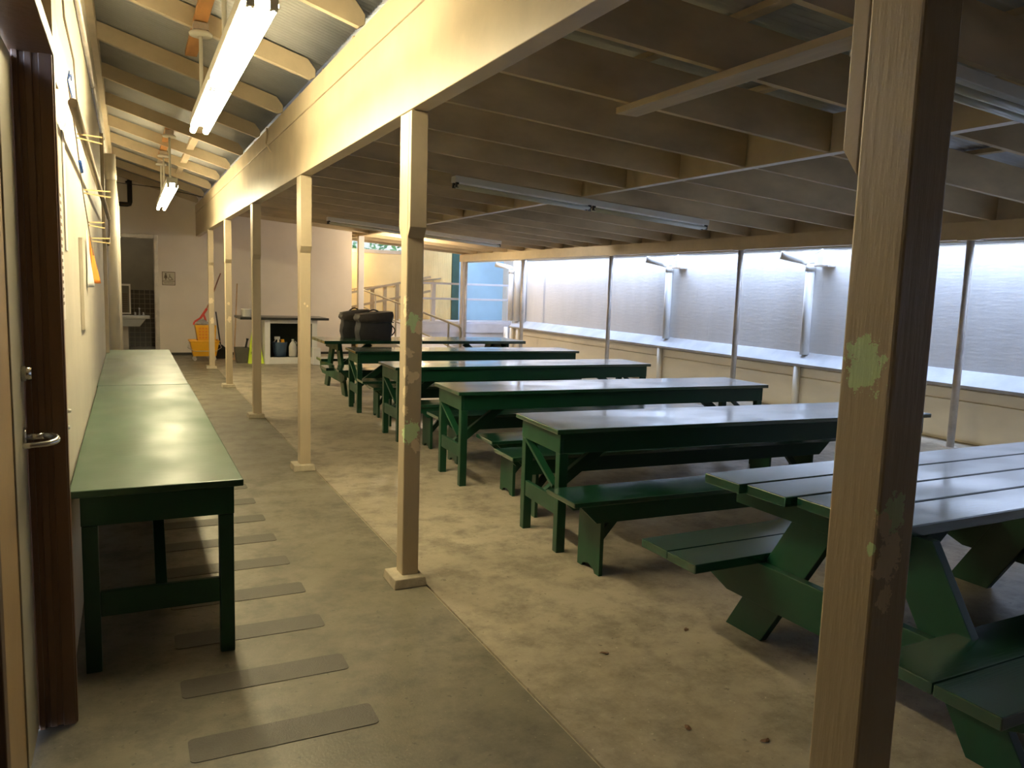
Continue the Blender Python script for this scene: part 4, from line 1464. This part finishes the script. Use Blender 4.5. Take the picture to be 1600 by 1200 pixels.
# wet floor sign
t = thing('wet_floor_sign', 'lime yellow folding wet floor sign', 'sign', (2.19, 15.85, 0))
for sg in (-1, 1):
    bm = B()
    hw0, hw1 = 0.15, 0.05
    d0, d1 = 0.12, 0.012
    vs = []
    for z, hw, d in ((0, hw0, d0), (0.66, hw1, d1)):
        for th in (0, 0.018):
            for x in (-hw, hw):
                vs.append(bm.verts.new((x, sg * (d - th * 0.6), z)))
    for f in ((0, 1, 5, 4), (2, 6, 7, 3), (0, 4, 6, 2), (1, 3, 7, 5), (0, 2, 3, 1), (4, 5, 7, 6)):
        bm.faces.new([vs[i] for i in f])
    pn = obj('panel', bm, 'lime', t, 0.003)
    if sg < 0:
        al = math.atan2(0.66, 0.108)
        for txt, z, sz in (('WET', 0.30, 0.085), ('FLOOR', 0.20, 0.075)):
            y = -(0.12 - 0.108 * z / 0.66) - 0.001
            text_mesh('lettering', txt, sz, 'ink', pn, (0, y, z), (al, 0, 0), 0.8)
        bm = B()
        z0, z1 = 0.38, 0.52
        def yy(z):
            return -(0.12 - 0.108 * z / 0.66) - 0.002
        for (x0, za), (x1, zb) in (((-0.03, z0), (0.0, z1)), ((0.03, z0), (0.0, z1)), ((-0.03, z0), (0.03, z0))):
            bar(bm, (x0, yy(za), za), (x1, yy(zb), zb), 0.008, 0.002, (0, 1, 0))
        obj('warning_symbol', bm, 'ink', pn)
# storage shelf
t = thing('storage_shelf', 'white open storage shelf with a dark overhanging top by the far wall', 'shelf', (2.36, 15.62, 0))
obj('top', box(B(), -0.48, 1.19, -0.10, 0.85, 0.86, 0.905), 'counter_dark', t, 0.004)
fx0, fx1 = -0.02, 0.98
obj('side_panel', box(B(), fx0, fx0 + 0.10, 0, 0.80, 0, 0.858), 'pipe_white', t, 0.003)
obj('side_panel', box(B(), fx1 - 0.10, fx1, 0, 0.80, 0, 0.858), 'pipe_white', t, 0.003)
obj('face_rail', box(B(), fx0 + 0.101, fx1 - 0.101, 0, 0.03, 0.79, 0.858), 'pipe_white', t, 0.003)
obj('bottom_rail', box(B(), fx0 + 0.101, fx1 - 0.101, 0, 0.03, 0.0, 0.13), 'pipe_white', t, 0.003)
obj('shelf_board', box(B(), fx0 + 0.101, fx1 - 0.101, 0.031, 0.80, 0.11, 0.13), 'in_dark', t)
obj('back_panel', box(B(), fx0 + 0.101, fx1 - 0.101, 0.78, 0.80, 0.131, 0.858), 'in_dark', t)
obj('inner_sheet', box(B(), fx0 + 0.101, fx0 + 0.105, 0.031, 0.779, 0.131, 0.858), 'in_dark', t)  # thin dark sheets over the inner faces of the white sides
obj('inner_sheet', box(B(), fx1 - 0.105, fx1 - 0.101, 0.031, 0.779, 0.131, 0.858), 'in_dark', t)
t = thing('wood_block', 'white painted block at the foot of the storage shelf', 'block', (3.27, 15.42, 0))
obj('block', box(B(), -0.07, 0.08, -0.08, 0.08, 0, 0.33), 'pipe_white', t, 0.006)
# pail with bottles, jugs
SZ = 0.131
t = thing('plastic_pail', 'slate blue pail of cleaning bottles inside the storage shelf', 'pail', (2.66, 15.85, SZ))
bm = B()
lathe(bm, [(0.115, 0), (0.125, 0.10), (0.14, 0.27), (0.148, 0.28), (0.14, 0.285), (0.13, 0.27), (0.105, 0.03), (0.0, 0.03)], 24)
obj('body', bm, 'pail', t)
t = thing('spray_bottle', 'white spray bottle standing in the slate blue pail', 'bottle', (2.625, 15.82, SZ + 0.032))
bm = B()
lathe(bm, [(0.0, 0), (0.04, 0.0), (0.042, 0.02), (0.042, 0.20), (0.02, 0.26), (0.018, 0.30), (0.0, 0.30)], 14)
obj('body', bm, 'jug', t)
bm = B()
box(bm, -0.075, 0.03, -0.02, 0.02, 0.302, 0.36)
bar(bm, (-0.05, 0, 0.30), (-0.085, 0, 0.25), 0.015, 0.02)
obj('trigger', bm, 'jug', t, 0.006)
t = thing('yellow_sponge', 'orange-yellow sponge poking out of the slate blue pail', 'sponge', (2.712, 15.88, SZ + 0.032))
bm = soft_box(B(), -0.035, 0.035, -0.03, 0.03, 0, 0.30, 0.006, 3)
obj('foam', bm, 'yellow', t)
def jug(label, x, y, green):
    t = thing('plastic_jug', label, 'jug', (x, y, SZ), 0, 'gallon jugs on the storage shelf')
    bm = B()
    lathe(bm, [(0.0, 0), (0.07, 0), (0.078, 0.015), (0.078, 0.19), (0.06, 0.25), (0.024, 0.30), (0.022, 0.315), (0.0, 0.315)], 18)
    obj('body', bm, 'jug', t)
    bm = B()
    lathe(bm, [(0.026, 0.316), (0.026, 0.34), (0.0, 0.342)], 14)
    obj('cap', bm, 'jug', t)
    bm = B()
    tube(bm, [(0.06, -0.035, 0.245), (0.06, -0.055, 0.275), (0.035, -0.035, 0.305)], 0.010, 8)
    obj('grip', bm, 'jug', t)
    if green:
        bm = B()
        lathe(bm, [(0.0795, 0.10), (0.0795, 0.19)], 18)
        obj('paper_label', bm, 'jug_label', t, label='green paper label')
jug('milky gallon jug without a label, beside the slate blue pail', 2.90, 15.80, False)
jug('milky gallon jug with a green label', 3.08, 15.82, True)
# things on the shelf top
t = thing('white_tub', 'round white tub on the left end of the dark shelf top', 'tub', (2.03, 15.85, 0.906))
bm = B()
lathe(bm, [(0.0, 0), (0.085, 0), (0.092, 0.01), (0.095, 0.13), (0.098, 0.135), (0.098, 0.15), (0.0, 0.155)], 20)
obj('body', bm, 'jug', t)
t = thing('dark_jar', 'small dark jar beside the white tub', 'jar', (2.19, 15.85, 0.906))
bm = B()
lathe(bm, [(0.0, 0), (0.045, 0), (0.047, 0.09), (0.03, 0.11), (0.03, 0.13), (0.0, 0.13)], 16)
obj('body', bm, 'black', t)
